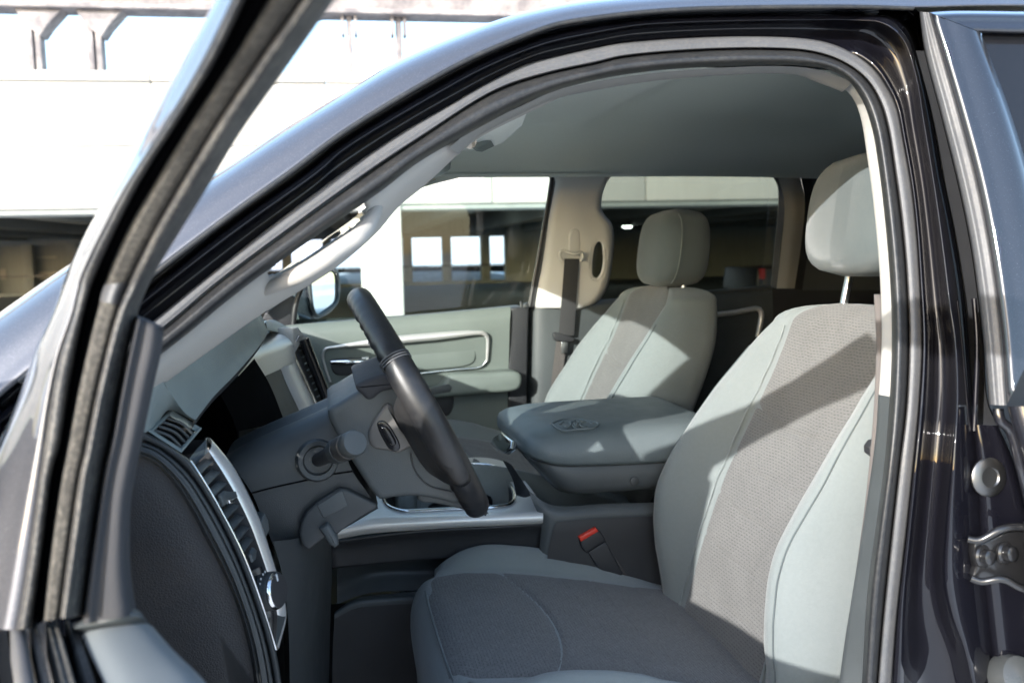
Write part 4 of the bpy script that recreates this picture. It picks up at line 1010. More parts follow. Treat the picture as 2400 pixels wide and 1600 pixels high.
grid('bezel_foot', np.array([[P(646, 1521, YL), P(650, 1440, YI)], [P(646, 1526, 1.06), P(671, 1440, YO)]]), 'trim_slate', sv)
back = [[P(*a, YL)+np.array([-.035, 0, -.004]), P(*b, YI)+np.array([-.035, 0, -.004])] for a, b in zip(Lc, Ri)]
grid('vent_back', np.array(back), 'void_black', sv)
grid('vent_wall', np.array([[P(*a, YI), P(*a, YI)+np.array([-.035, .0, -.004])] for a in Ri]), 'trim_black', sv)
grid('vent_wall', np.array([[P(*a, YL), P(*a, YL)+np.array([-.035, .0, -.004])] for a in Lc]), 'trim_black', sv)
def at_y(C_, y): return np.array([np.interp(y, C_[:, 1], C_[:, 0]), y])
for k in range(8):
    ya_, yb_ = 1112+26.5*k, 1078+26.0*k
    a = P(*at_y(Lc, ya_), YL+.003)+np.array([-.002, 0, 0]); b = P(*at_y(Ri[:50], yb_), YI-.001)+np.array([-.003, 0, 0])
    f = np.array([-.010, 0, .004])
    prism('slat', [a, b, b+f, a+f], (.0008, 0, -.0022), 'trim_slate', sv, .0008)
ta = P(540, 1163, 1.10)
prism('thumb_tab', [P(506, 1160, 1.07), P(520, 1150, 1.09), P(545, 1152, 1.115), P(548, 1166, 1.12), P(530, 1178, 1.09), P(516, 1186, 1.07)], (.006, 0, 0), 'trim_slate', sv, .004)
prism('thumb_badge', [P(521, 1174, 1.08), P(532, 1172, 1.09), P(536, 1178, 1.092), P(531, 1184, 1.085), P(524, 1182, 1.08)], (.008, 0, .001), 'chrome', sv, .0015)
sw = part_empty('lamp_switch', truck)
grid('switch_panel', np.array([[P(*Lc[i], YL+.002)+np.array([-.004, 0, 0]), P(*Ri[i], YI)+np.array([-.004, 0, 0])] for i in range(36, 60)]), 'gloss_black', sw)
kc = P(618, 1386, 1.105); ka = nrm([.93, -.42, .16])
lathe('knob', [(.0215, -.004), (.0225, .0), (.0228, .016), (.0205, .0205), (.0195, .022), (.002, .0222)], kc, ka, 'trim_black', sw, 40)
for k in range(7): lathe('knob_ring', [(.0229, 0), (.0236, .0007), (.0229, .0014)], kc+ka*(.002+.002*k), ka, 'trim_dark', sw, 36)
lathe('knob_bright_ring', [(.0222, .0), (.0226, .0012), (.0215, .0035), (.0203, .0045)], kc+ka*.0165, ka, 'chrome', sw, 40)
kv = nrm(np.cross(ka, [0, 1, 0])); kv = kv if kv[2] > 0 else -kv
prism('knob_pointer', [kc+ka*.0215+kv*h+np.cross(ka, kv)*w_ for h, w_ in ((.012, -.0015), (.021, -.0015), (.021, .0015), (.012, .0015))], ka*.0012, 'mark_white', sw, 0)
for (x, y) in ((603, 1357), (608, 1346), (601, 1368), (613, 1340)): lathe('switch_mark', [(.0013, 0), (.0013, .0004)], P(x, y, 1.085)+np.array([.004, 0, 0]), (1, -.4, .2), 'mark_white', sw, 8)
prism('dimmer_wheel', [P(577, 1300, 1.09), P(585, 1282, 1.11), P(592, 1290, 1.115), P(590, 1312, 1.10), P(583, 1318, 1.09)], (.006, 0, 0), 'trim_slate', sw, .003)
# fascia that runs across below the gauges
Fc = [(500, 1030), (545, 1090), (603, 1205), (646, 1331), (671, 1440), (680, 1660)]
A = [P(*q, 1.171)+np.array([-.006, 0, 0]) for q in curve(Fc, 40)]
grid('lower_fascia', np.array([[p, p+np.array([-.012, .06, -.003]), p+np.array([-.014, .25, -.003]), p+np.array([-.010, .45, 0])] for p in A[9:]]), 'trim_dark', dash)
grid('gauge_side', np.array([[p, p+np.array([-.03, .01, 0]), p+np.array([-.14, .03, 0])] for p in A[:12]]), 'trim_black', dash)
# gauge cluster
gc = part_empty('gauge_cluster', truck)
C0 = rowY([(480, 960, 1.18), (540, 905, 1.3), (600, 850, 1.55)])
cl = [[np.array([-.235, y, z]) for y in np.linspace(1.08, 1.62, 10)] for z in (1.22, 1.30, 1.37, 1.42)]
grid('cluster_face', np.array(cl), 'trim_black', gc)
grid('cluster_lens', np.array([[np.array([-.20+.05*(1.42-z), y, z]) for y in np.linspace(1.14, 1.58, 8)] for z in (1.24, 1.32, 1.41)]), 'glass', gc)
for y in (1.20, 1.31, 1.44): lathe('gauge_ring', [(.058, 0), (.060, .004), (.056, .010), (.053, .012), (.050, .006)], np.array([-.232, y, 1.325]), (1, 0, .12), 'chrome', gc, 36)
# raised panel inside the hood, seen past the column
patch('cluster_bezel', [[(517, 925, 1.45), (560, 880, 1.52), (596, 840, 1.60)], [(545, 980, 1.45), (590, 940, 1.52), (632, 900, 1.60)], [(555, 1010, 1.45), (610, 1000, 1.52), (668, 990, 1.60)]], 'void_black', gc)
# ------------------------------------------------------------------ centre stack
cs = part_empty('centre_stack', truck, 'silver framed centre stack with dark radio face')
def stk(q, y, dx=0, dz=0):
    """a point on the stack face: traced on its far edge, carried along the dash"""
    p = P(*q, 1.93); return p+np.array([.26*(y-1.93)+dx, y-1.93, dz])
ys_k = np.linspace(1.60, 1.93, 12)
grid('stack_top', surf([[stk((684, 787), y, -.085, .006) for y in ys_k], [stk((684, 787), y, -.045, .007) for y in ys_k], [stk((684, 787), y, -.020, .004) for y in ys_k], [stk((687, 800), y, -.004, 0) for y in ys_k], [stk((690, 822), y) for y in ys_k], [stk((695, 848), y) for y in ys_k]], 24, 28), 'silver_bright', cs)
rq = curve([(695, 846), (708, 880), (745, 959), (790, 1062)], 20)
grid('radio_face', np.array([[stk(q, y, -.004) for y in np.linspace(1.60, 1.90, 10)] for q in rq]), 'trim_black', cs)
grid('stack_side', np.array([[stk(q, y, dx) for y, dx in ((1.832, -.006), (1.838, .001), (1.87, .004), (1.91, .003), (1.932, -.001), (1.94, -.012))] for q in rq]), 'silver_bright', cs)
grid('stack_tray', np.array([[stk((684, 787), y, -.088, z) for y in ys_k] for z in (-.03, .008, .026)]+[[stk((684, 787), y, -.10, .028) for y in ys_k], [stk((684, 787), y, -.16, .024) for y in ys_k]]), 'pad_teal', cs)
prism('stack_cap', [P(*q) for q in ((686, 768, 1.95), (700, 766, 1.97), (713, 784, 1.98), (708, 800, 1.97), (694, 826, 1.945), (687, 812, 1.94))], (-.05, 0, 0), 'beige', cs, .004)
tube('stack_edge', [P(700, 786, 1.955), P(690, 806, 1.955), P(687, 826, 1.955), P(697, 852, 1.955), P(716, 893, 1.955), P(746, 960, 1.955), P(778, 1040, 1.955)], .0035, 'chrome', cs, 8, n=50)
cv_ = part_empty('centre_vent', truck)
prism('vent_block', [P(700, 800, 1.985), P(716, 790, 2.0), P(724, 800, 2.01), P(774, 945, 2.01), P(800, 1040, 2.01), P(770, 1040, 1.985), P(746, 950, 1.98), P(704, 850, 1.98)], (-.03, .0, 0), 'trim_black', cv_, .006)
tube('vent_rib', [P(712, 795, 1.965), P(722, 822, 1.965), P(740, 868, 1.965), P(770, 944, 1.965)], .0115, 'gloss_black', cv_, 14, n=30)
for k in range(9):
    t = k/8; q = np.array([702, 822])*(1-t)+np.array([748, 946])*t
    tube('slat', [P(q[0], q[1], 1.965), P(q[0]+9, q[1]-6, 2.0)], .002, 'trim_slate', cv_, 6)
prism('vent_cap', [P(712, 782, 1.98), P(722, 788, 2.0), P(724, 806, 2.0), P(716, 812, 1.98), P(708, 800, 1.97)], (-.04, 0, .004), 'beige', cv_, .005)
# dash front on the passenger side
Fp = [np.array([-.075, y, z]) for y, z in ((2.02, 1.33),)]
grid('passenger_fascia', np.array([[np.array([x, y, z]) for y in np.linspace(1.98, 2.55, 6)] for x, z in ((-.13, 1.35), (-.095, 1.31), (-.075, 1.22), (-.06, 1.10), (-.10, .95), (-.2, .8))]), 'trim_dark', dash)
grid('dash_core', np.array([[np.array([x, y, z]) for y in np.linspace(1.05, 2.56, 6)] for x, z in ((-.30, 1.43), (-.27, 1.30), (-.25, 1.1), (-.27, .9), (-.4, .8))]), 'void_black', dash)
grid('fire_wall', np.array([[np.array([x, y, z]) for y in np.linspace(1.0, 2.6, 6)] for x, z in ((-.45, 1.4), (-.50, 1.0), (-.52, .70), (-.4, .56), (-.2, .54), (.3, .54), (1.9, .56))]), 'carpet', truck)
# ------------------------------------------------------------------ steering wheel and column
wc = P(979, 943, 1.333); WT = nrm([-.454, 0, .891]); WN = nrm([.891, 0, .454]); WY = np.array([0, 1.0, 0])
sw_ = part_empty('steering_wheel', truck)
def wl(t, y, n): return wc+WT*t+WY*y+WN*n
RW = .178
ring = []; rr = []
NR = 96
for k in range(NR):
    a = 2*math.pi*k/NR; bump = .0012*math.sin(a*44)*(1 if abs(math.sin(a)) > .5 else .4)
    ring.append(wl(RW*math.cos(a), -RW*math.sin(a), 0)); rr.append(.0172+.0018*abs(math.sin(a))+.0*bump)
def torus(name, R, rfun, mat, parent, nseg=140, ms=18, oval=1.12):
    G = []
    for k in range(nseg):
        a = 2*math.pi*k/nseg; o_ = wl(0, 0, 0); rad = WT*math.cos(a)-WY*math.sin(a)
        r = []
        for j in range(ms):
            b = 2*math.pi*j/ms; q = rfun(a, b)
            r.append(wc+rad*(R+q*math.cos(b))+WN*(q*oval*math.sin(b)))
        G.append(r)
    return grid(name, np.array(G), mat, parent, cu=True, cv=True)
def rimr(a, b):
    q = .0170
    fing = max(0, math.sin(b-math.pi*1.5+math.pi/2+.2)) if 0 else max(0, -math.sin(b))
    near = 1 if (math.cos(a) > .45 or math.cos(a) < -.35) else 0
    return q+.0022*abs(math.sin(a))**3-near*.0016*fing*(1+math.sin(a*52))
torus('rim', RW, rimr, 'wheel_leather', sw_)
for s in (.62, -2.0, 2.52-0.0):
    pass
for an in (1.02, -1.02):                               # stitched joint across the rim on each side
    rad = WT*math.cos(an)-WY*math.sin(an); tg = -WT*math.sin(an)-WY*math.cos(an)
    for k_ in (-.004, 0, .004):
        tube('stitch', [wc+rad*(RW+.0188*math.cos(b))+WN*(.0188*1.12*math.sin(b))+tg*k_ for b in np.linspace(0, 2*math.pi, 20)], .0009, 'rubber_grey', sw_, 6, n=40)
# thumb grips where the side spokes meet the rim
for s in (-1, 1):
    rows = []
    for q, (y, hw_, th) in enumerate(((.186, .070, .012), (.172, .080, .017), (.155, .072, .017), (.13, .058, .015), (.105, .050, .012))):
        r = []
        for t in np.linspace(0, 2*math.pi, 22, endpoint=False):
            c_, sn = math.cos(t), math.sin(t)
            r.append(wl(-.018+hw_*math.copysign(abs(c_)**.6, c_), s*y, -.012*(q > 1)-.012*(q > 2)+th*math.copysign(abs(sn)**.6, sn)))
        rows.append(r)
    rows = np.array(rows); c1_ = rows[0].mean(0); c2_ = rows[-1].mean(0)
    G = np.vstack([[c1_+(rows[0]-c1_)*.05], rows, [c2_+(rows[-1]-c2_)*.05]])
    grid('spoke', G, 'wheel_leather', sw_, cu=True)
# hub shell behind the rim
ho_ = [(768, 962), (800, 941), (829, 923), (865, 902), (905, 884), (932, 882), (950, 905), (985, 985), (1040, 1085), (1085, 1160), (1076, 1182), (1030, 1172), (981, 1165), (922, 1167), (892, 1172), (872, 1152), (834, 1095), (788, 1019)]
prism('hub_shell', [P(*q, 1.232) for q in curve(ho_, 60, closed=True)[:-1]], (0, .202, 0), 'trim_slate', sw_, .009, 4)
prism('lower_spoke', [P(*q, 1.27) for q in curve([(990, 1120), (1060, 1130), (1120, 1190), (1150, 1206), (1110, 1200), (1030, 1182), (980, 1172)], 40, closed=True)[:-1]], (0, .126, 0), 'trim_slate', sw_, .005)
prism('airbag_cover', [P(*q, 1.222) for q in curve([(834, 903), (850, 893), (880, 882), (912, 874), (935, 884), (938, 906), (922, 912), (895, 919), (872, 936), (860, 936), (848, 924), (838, 916)], 44, closed=True)[:-1]], (0, .21, 0), 'corner_slate', sw_, .007)
prism('spoke_trim', [P(*q, 1.226) for q in curve([(908, 944), (918, 950), (945, 1000), (978, 1042), (960, 1050), (935, 1062), (905, 1056), (874, 1050), (863, 1026), (868, 1000), (885, 972)], 50, closed=True)[:-1]], (0, .02, 0), 'spoke_metal', sw_, .006)
pill = [(884, 990), (898, 985), (912, 995), (925, 1015), (936, 1036), (938, 1050), (926, 1058), (912, 1052), (900, 1034), (888, 1010)]
prism('switch_pocket', [P(*q, 1.2245) for q in curve(pill, 30, closed=True)[:-1]], (0, .01, 0), 'gloss_black', sw_, .002)
prism('volume_switch', [P(*(np.array([911, 1022])+(np.array(q)-np.array([911, 1022]))*.66), 1.2215) for q in curve(pill, 30, closed=True)[:-1]], (0, .008, 0), 'gloss_black', sw_, .003)
tube('shell_seam', [P(963, 1062, 1.2305), P(968, 1090, 1.2305), P(985, 1120, 1.2305), P(1010, 1140, 1.2305), P(1060, 1152, 1.2305)], .0012, 'trim_black', sw_, 6, n=24)
# column
colm = part_empty('steering_column', truck)
def section(px_top, px_bot, yn, w_):
    pass
SecT = [(770, 952), (700, 984), (640, 1010), (575, 1040), (530, 1065)]
SecB = [(886, 1190), (800, 1240), (735, 1270), (690, 1290), (650, 1300)]
SecM = [(826, 1104), (773, 1112), (721, 1124), (640, 1142), (590, 1155)]
rows = []
for T_, B_, M_ in zip(SecT, SecB, SecM):
    r = [P(*T_, 1.345), P(T_[0]+1, T_[1]+2, 1.30), P(*(np.array(T_)*.85+np.array(M_)*.15), 1.272), P(*(np.array(T_)*.5+np.array(M_)*.5), 1.258), P(*M_, 1.254), P(*(np.array(B_)*.5+np.array(M_)*.5), 1.258), P(*(np.array(B_)*.9+np.array(M_)*.1), 1.268), P(*B_, 1.30), P(B_[0], B_[1], 1.345)]
    rows.append(r)
G = surf(rows, 40, 30); grid('column_shroud', G, 'trim_dark', colm)
Gm = G.copy(); Gm[:, :, 1] = 2*1.345-Gm[:, :, 1]; grid('shroud_half', Gm, 'trim_dark', colm)
tube('shroud_seam', [P(M_[0], M_[1], 1.2535) for M_ in SecM], .0012, 'void_black', colm, 6, n=30)
cap = rows[0]; cm = sum(cap)/len(cap)
grid('shroud_end', np.array([[p, cm+np.array([.004, .03, 0])] for p in curve(cap, 30)]), 'trim_black', colm)
lathe('stalk_socket', [(.030, -.006), (.030, .003), (.027, .007), (.021, .006), (.018, .0), (.002, -.002)], P(744, 1078, 1.256), (.15, -1, .1), 'trim_dark', colm, 32)
sk = part_empty('turn_signal_stalk', truck)
s0, s1 = P(744, 1078, 1.262), P(833, 1037, 1.135); sa = nrm(s1-s0); sl = float(np.linalg.norm(s1-s0))
lathe('lever', [(.00976, 0), (.01037, sl*.3), (.01403, sl*.45), (.01525, sl*.52)], s0, sa, 'trim_black', sk, 24)
lathe('grip_ring', [(.01525, sl*.52), (.01708, sl*.54), (.01708, sl*.66), (.01525, sl*.665)], s0, sa, 'trim_slate', sk, 28)
lathe('wiper_ring', [(.01525, sl*.67), (.01745, sl*.685), (.01745, sl*.84), (.01586, sl*.85)], s0, sa, 'rubber_dusty', sk, 28)
lathe('end_button', [(.01586, sl*.855), (.01732, sl*.87), (.01732, sl*.97), (.01525, sl*1.0), (.001, sl*1.003)], s0, sa, 'trim_slate', sk, 28)
sv_ = nrm(np.cross(sa, [0, 0, 1])); su_ = np.cross(sv_, sa)
for k_, a_ in ((.57, .5), (.60, .9), (.57, 1.3), (.72, .7), (.75, 1.1)):
    o_ = s0+sa*(sl*k_)+(su_*math.sin(a_)-sv_*math.cos(a_))*.0172
    tube('stalk_mark', [o_-su_*.0016, o_+su_*.0016], .0005, 'mark_white', sk, 6)
# column surround, lever and pocket below it
prism('column_collar', [P(*q, 1.245) for q in ((700, 1252), (704, 1226), (718, 1199), (745, 1174), (798, 1143), (814, 1146), (886, 1182), (882, 1194), (856, 1208), (804, 1242), (792, 1252), (760, 1262), (724, 1290), (708, 1280))], (0, .12, 0), 'trim_dark', colm, .005)
prism('collar_panel', [P(*q, 1.2435) for q in ((742, 1184), (797, 1149), (804, 1150), (816, 1184), (812, 1189), (761, 1214), (755, 1211))], (0, .004, 0), 'trim_slate', colm, .002)
prism('tilt_lever', [P(*q, 1.235) for q in ((748, 1240), (768, 1226), (775, 1232), (792, 1262), (794, 1278), (784, 1286), (770, 1276))], (0, .03, 0), 'trim_slate', colm, .006)
patch('knee_panel', [[(640, 1268, 1.20), (690, 1262, 1.24), (735, 1250, 1.30), (775, 1250, 1.48)], [(660, 1340, 1.20), (700, 1350, 1.24), (740, 1345, 1.32), (778, 1330, 1.50)], [(675, 1450, 1.20), (710, 1460, 1.25), (745, 1450, 1.34), (775, 1430, 1.50)], [(680, 1650, 1.20), (715, 1650, 1.25), (745, 1650, 1.34), (770, 1640, 1.50)]], 'trim_dark', dash)
prism('release_tab', [P(608, 1235, 1.19), P(622, 1200, 1.20), P(630, 1218, 1.205), P(634, 1240, 1.205), P(624, 1262, 1.20)], (-.012, .008, 0), 'trim_slate', dash, .003)
# ------------------------------------------------------------------ centre console
cn = part_empty('centre_console', truck)
# silver deck with the cup tray cut into it
deckN = curve([(770, 1262), (860, 1246), (960, 1238), (1080, 1231), (1190, 1226), (1273, 1222)], 40)      # lower front edge, nearest
deckU = curve([(800, 1222), (880, 1208), (970, 1206), (1080, 1203), (1190, 1199), (1273, 1196)], 40)
grid('deck_edge', np.array([[P(*(a+(b-a)*t), y)+np.array([0, 0, h]) for t, y, h in ((0, 1.625, -.004), (.04, 1.612, 0), (.35, 1.608, 0), (.7, 1.614, 0), (.95, 1.63, 0), (1, 1.64, 0))] for a, b in zip(deckN, deckU)]), 'silver_bright', cn)
opn = curve([(906, 1182), (900, 1166), (925, 1130), (985, 1104), (1060, 1090), (1120, 1087), (1166, 1096), (1190, 1128), (1205, 1158), (1200, 1178), (1160, 1188), (1077, 1192), (990, 1196), (940, 1197)], 64, closed=True)[:-1]
ZD = 1.030
def deckpt(q, dz=0): return W(q[0], q[1], Z=ZD+dz)
outer = curve([(800, 1224), (800, 1190), (850, 1140), (940, 1096), (1060, 1076), (1140, 1072), (1190, 1086), (1225, 1120), (1262, 1170), (1273, 1196), (1190, 1199), (1080, 1203), (970, 1206), (880, 1208)], 400, closed=True)[:-1]
co_ = opn.mean(0); rows = []
oa = np.array([math.atan2(*(q-co_)[::-1]) for q in outer])
for q in opn:
    a = math.atan2(*(q-co_)[::-1]); k = int(np.argmin(np.abs(np.angle(np.exp(1j*(oa-a)))))); o_ = outer[k]
    rows.append([deckpt(q, .0), deckpt(q*.7+o_*.3, .0), deckpt(o_, .0)])
grid('deck_panel', np.array(rows), 'silver_bright', cn, cv=True)
tube('tray_ring', [deckpt(q, .002) for q in opn]+[deckpt(opn[0], .002)], .0042, 'chrome', cn, 10, n=130)
grid('tray_wall', np.array([[deckpt(q, 0), deckpt(q, 0)+np.array([0, 0, -.04]), (deckpt(q, 0)*.94+deckpt(co_, 0)*.06)+np.array([0, 0, -.07])] for q in opn]), 'trim_black', cn, cv=True)
grid('tray_floor', np.array([[deckpt(q, 0)+np.array([0, 0, -.068]), deckpt(co_, 0)+np.array([0, 0, -.068])] for q in opn]), 'trim_black', cn, cv=True)
for q in ((1045, 1168), (1110, 1150)): lathe('cup_well', [(.040, -.068), (.041, -.02), (.038, -.016), (.036, -.02), (.035, -.066)], deckpt(q), (0, 0, 1), 'gloss_black', cn, 28)
lathe('power_socket', [(.012, 0), (.012, .004), (.009, .005), (.008, -.002)], deckpt((1128, 1104), .001), (0, 0, 1), 'gloss_black', cn, 18)
# side of the console towards the driver
patch('side_upper', [[(760, 1268, 1.632), (960, 1243, 1.625), (1180, 1230, 1.625), (1290, 1222, 1.625)], [(765, 1290, 1.64), (960, 1262, 1.64), (1180, 1250, 1.64), (1290, 1244, 1.64)], [(770, 1330, 1.645), (965, 1312, 1.65), (1180, 1300, 1.65), (1290, 1296, 1.65)]], 'trim_black', cn, solid=.004)
patch('side_recess', [[(790, 1332, 1.648), (870, 1320, 1.69), (1000, 1312, 1.69), (1290, 1296, 1.69)], [(790, 1370, 1.66), (870, 1345, 1.70), (1000, 1338, 1.70), (1290, 1326, 1.70)], [(790, 1415, 1.64), (860, 1390, 1.67), (1000, 1382, 1.67), (1290, 1370, 1.67)]], 'trim_dark', cn)
patch('side_ledge', [[(786, 1432, 1.640), (830, 1402, 1.655), (900, 1392, 1.66), (1080, 1378, 1.66), (1290, 1366, 1.66)], [(784, 1436, 1.618), (830, 1412, 1.615), (900, 1404, 1.615), (1080, 1394, 1.615), (1290, 1382, 1.615)], [(784, 1450, 1.618), (830, 1426, 1.615), (900, 1418, 1.615), (1080, 1408, 1.615), (1290, 1396, 1.615)]], 'trim_slate', cn)
patch('side_lower', [[(784, 1440, 1.622), (900, 1412, 1.62), (1080, 1402, 1.62), (1290, 1390, 1.62)], [(780, 1520, 1.63), (900, 1510, 1.63), (1080, 1500, 1.63), (1290, 1490, 1.63)], [(778, 1700, 1.64), (900, 1700, 1.64), (1080, 1700, 1.64), (1290, 1700, 1.64)]], 'trim_black', cn)
# pedestal under the armrest
patch('pedestal', [[(1240, 1150, 1.640), (1290, 1182, 1.625), (1420, 1180, 1.622), (1560, 1176, 1.622)], [(1250, 1180, 1.632), (1292, 1200, 1.612), (1420, 1194, 1.610), (1560, 1190, 1.610)], [(1268, 1222, 1.625), (1284, 1230, 1.612), (1420, 1226, 1.610), (1560, 1222, 1.610)],
                   [(1262, 1300, 1.625), (1276, 1300, 1.612), (1420, 1300, 1.612), (1560, 1300, 1.612)], [(1250, 1420, 1.625), (1270, 1420, 1.614), (1420, 1420, 1.614), (1600, 1420, 1.614)]], 'trim_slate', cn)
patch('pedestal_panel', [[(1306, 1222, 1.6055), (1420, 1214, 1.6035), (1560, 1208, 1.6035)], [(1300, 1232, 1.6045), (1420, 1232, 1.6025), (1560, 1230, 1.6025)], [(1284, 1300, 1.604), (1420, 1300, 1.604), (1580, 1300, 1.604)], [(1270, 1420, 1.606), (1420, 1420, 1.606), (1600, 1420, 1.606)]], 'trim_black', cn)
# storage bin and padded lid
def ring_loft(name, loops, mat, parent, n=64, cap=True, **kw):
    G = [curve(l, n+1, closed=True)[:-1] for l in loops]
    G = np.array(G); c0_, c1_ = G[0].mean(0), G[-1].mean(0)
    if cap: G = np.vstack([[c0_+(G[0]-c0_)*.01], G, [c1_+(G[-1]-c1_)*k for k in (.96, .85, .6, .3, .01)]])
    return grid(name, G, mat, parent, cu=True, **kw)
def rrect(x0, x1, y0, y1, z, r=.04, front=None, nose=0.0):
    pts = []
    cs_ = ((x1-r*.6, y1-r*.6, 0, r*.6), (x0+r, y1-r, 90, r), (x0+r, y0+r, 180, r), (x1-r*.6, y0+r*.6, 270, r*.6))
    for cx_, cy_, a0, rr_ in cs_:
        for a in (0, 30, 60, 90):
            t = math.radians(a0+a); pts.append(np.array([cx_+rr_*math.cos(t), cy_+rr_*math.sin(t), z]))
    for p in pts: p[2] += nose*max(0, 1-(p[0]-x0)/.10)
    return pts
x1 = .74
ring_loft('bin', [rrect(.440, x1, 1.630, 1.935, 1.074, .04), rrect(.428, x1, 1.612, 1.953, 1.080, .04), rrect(.415, x1, 1.605, 1.960, 1.092, .04, nose=.004), rrect(.376, x1, 1.603, 1.962, 1.128, .05, nose=.014), rrect(.372, x1, 1.607, 1.958, 1.131, .05, nose=.016)], 'trim_slate', cn)
ring_loft('lid', [rrect(.376, x1, 1.610, 1.955, 1.128, .05, nose=.020), rrect(.367, x1+.005, 1.598, 1.966, 1.132, .052, nose=.022), rrect(.362, x1+.005, 1.594, 1.970, 1.140, .055, nose=.020), rrect(.361, x1+.005, 1.596, 1.968, 1.164, .055, nose=.012), rrect(.364, x1+.004, 1.603, 1.961, 1.184, .058, nose=.004), rrect(.372, x1+.002, 1.614, 1.950, 1.196, .060, nose=.0), rrect(.398, x1, 1.632, 1.932, 1.2035, .06), rrect(.42, x1-.01, 1.66, 1.905, 1.206, .06)], 'lid_grey', cn, n=120)
prism('lid_latch', [P(*q) for q in ((1163, 1042, 1.87), (1172, 1026, 1.85), (1190, 1014, 1.80), (1216, 1036, 1.70), (1212, 1054, 1.69), (1196, 1066, 1.73), (1178, 1058, 1.80))], (-.014, 0, .004), 'chrome', cn, .004)
lathe('lid_pivot', [(.009, 0), (.009, .004), (.006, .005)], P(1486, 1126, 1.602), (0, -1, 0), 'trim_dark', cn, 16)
patch('shift_gap', [[(1178, 1078, 1.72), (1192, 1084, 1.66), (1200, 1090, 1.64)], [(1200, 1120, 1.72), (1225, 1140, 1.66), (1240, 1150, 1.64)], [(1210, 1160, 1.72), (1232, 1165, 1.66), (1246, 1160, 1.64)]], 'trim_black', cn)
# embossed ram's-head shield on the lid
def lidz(p): return 1.2068
def em(pts, r=.0017, closed=False):
    pp = [W(a, b, Z=1.2065) for a, b in pts]
    return tube('emblem_line', pp+([pp[0]] if closed else []), r, 'lid_grey', cn, 8, n=60)
em([(1293, 992), (1315, 984), (1345, 981), (1375, 985), (1400, 990), (1396, 1000), (1378, 1004), (1350, 1006), (1325, 1009), (1308, 1004)], .0021, True)
em([(1312, 994), (1322, 988), (1334, 989), (1338, 996), (1330, 1001), (1322, 998)]); em([(1388, 992), (1376, 988), (1366, 990), (1360, 996), (1368, 1000), (1378, 998)])
em([(1338, 990), (1350, 986), (1362, 990)]); em([(1342, 997), (1350, 1003), (1358, 997)]); em([(1346, 990), (1350, 998), (1354, 990)])
# belt buckle
bk_ = part_empty('belt_buckle', truck, 'black seat belt buckle with a red release button')
bo = [P(*q, 1.596) for q in ((1360, 1264), (1402, 1240), (1409, 1247), (1421, 1266), (1376, 1296), (1368, 1290), (1362, 1280))]
prism('buckle_body', bo, (0, .022, 0), 'trim_black', bk_, .004)
prism('red_button', [P(*q, 1.594) for q in ((1357, 1259), (1397, 1236), (1404, 1245), (1362, 1270))], (0, .020, 0), 'red_plastic', bk_, .003)
prism('stem', [P(*q, 1.600) for q in ((1378, 1294), (1420, 1268), (1462, 1345), (1446, 1360), (1400, 1330))], (0, .014, 0), 'trim_black', bk_, .004)
prism('strap', [P(*q, 1.604) for q in ((1432, 1318), (1448, 1310), (1480, 1365), (1462, 1372))], (0, .006, 0), 'webbing_tan', bk_, .001)
# ------------------------------------------------------------------ passenger door
pd = part_empty('passenger_door', truck, 'closed passenger door with grey-green panel and chrome pull')
YD = 2.545
patch('door_panel', [[(560, 775, 2.545), (694, 760, 2.545), (832, 750, 2.545), (1000, 736, 2.545), (1120, 725, 2.545), (1197, 718, 2.545)], [(560, 785, 2.522), (694, 769, 2.522), (832, 759, 2.522), (1000, 745, 2.522), (1120, 733, 2.522), (1197, 727, 2.525)],
                     [(560, 815, 2.515), (694, 800, 2.515), (832, 790, 2.515), (1000, 775, 2.515), (1120, 763, 2.515), (1195, 756, 2.52)], [(560, 900, 2.53), (700, 900, 2.53), (832, 890, 2.53), (1000, 880, 2.53), (1120, 870, 2.53), (1192, 866, 2.53)],
                     [(560, 1000, 2.535), (700, 1000, 2.535), (832, 990, 2.535), (1000, 960, 2.53), (1120, 940, 2.53), (1190, 930, 2.535)], [(560, 1130, 2.535), (700, 1130, 2.535), (850, 1110, 2.53), (1000, 1090, 2.52), (1120, 1075, 2.52), (1192, 1060, 2.53)], [(560, 1500, 2.55), (700, 1500, 2.55), (850, 1500, 2.55), (1000, 1500, 2.55), (1120, 1500, 2.55), (1192, 1500, 2.55)]], 'panel_green', pd, nu=50, nv=40)
# bright strip round the recess
tube('accent_strip', [P(774, 895, 2.522), P(763, 862, 2.518), P(757, 832, 2.513), P(762, 818, 2.508), P(790, 812, 2.505), P(900, 799, 2.503), P(1020, 788, 2.503), P(1110, 780, 2.503), P(1134, 781, 2.505), P(1142, 791, 2.51), P(1143, 812, 2.515), P(1141, 845, 2.52)], [.003, .0035, .004, .006, .010, .0115, .0115, .0115, .010, .007, .005, .004], 'silver_trim', pd, 12, n=90)
tube('accent_line', [P(1141, 845, 2.52), P(1128, 858, 2.522), P(1060, 866, 2.522), P(988, 874, 2.522), P(900, 884, 2.522)], .0035, 'chrome', pd, 8, n=40)
prism('recess_pad', [P(*q, 2.522) for q in curve([(930, 828), (1000, 817), (1090, 804), (1112, 806), (1116, 820), (1114, 846), (1100, 856), (1000, 868), (930, 876)], 40, closed=True)[:-1]], (0, .02, 0), 'panel_green', pd, .006)
prism('handle_pocket', [P(*q, 2.521) for q in curve([(772, 832), (822, 826), (826, 835), (868, 838), (874, 858), (864, 872), (800, 880), (782, 874), (774, 850)], 40, closed=True)[:-1]], (0, .02, 0), 'trim_black', pd, .004)
tube('door_pull', [P(776, 850, 2.507), P(800, 849, 2.500), P(830, 848, 2.498), P(858, 848, 2.502)], [.007, .0075, .0085, .010], 'chrome', pd, 12, n=24, flat=.6)
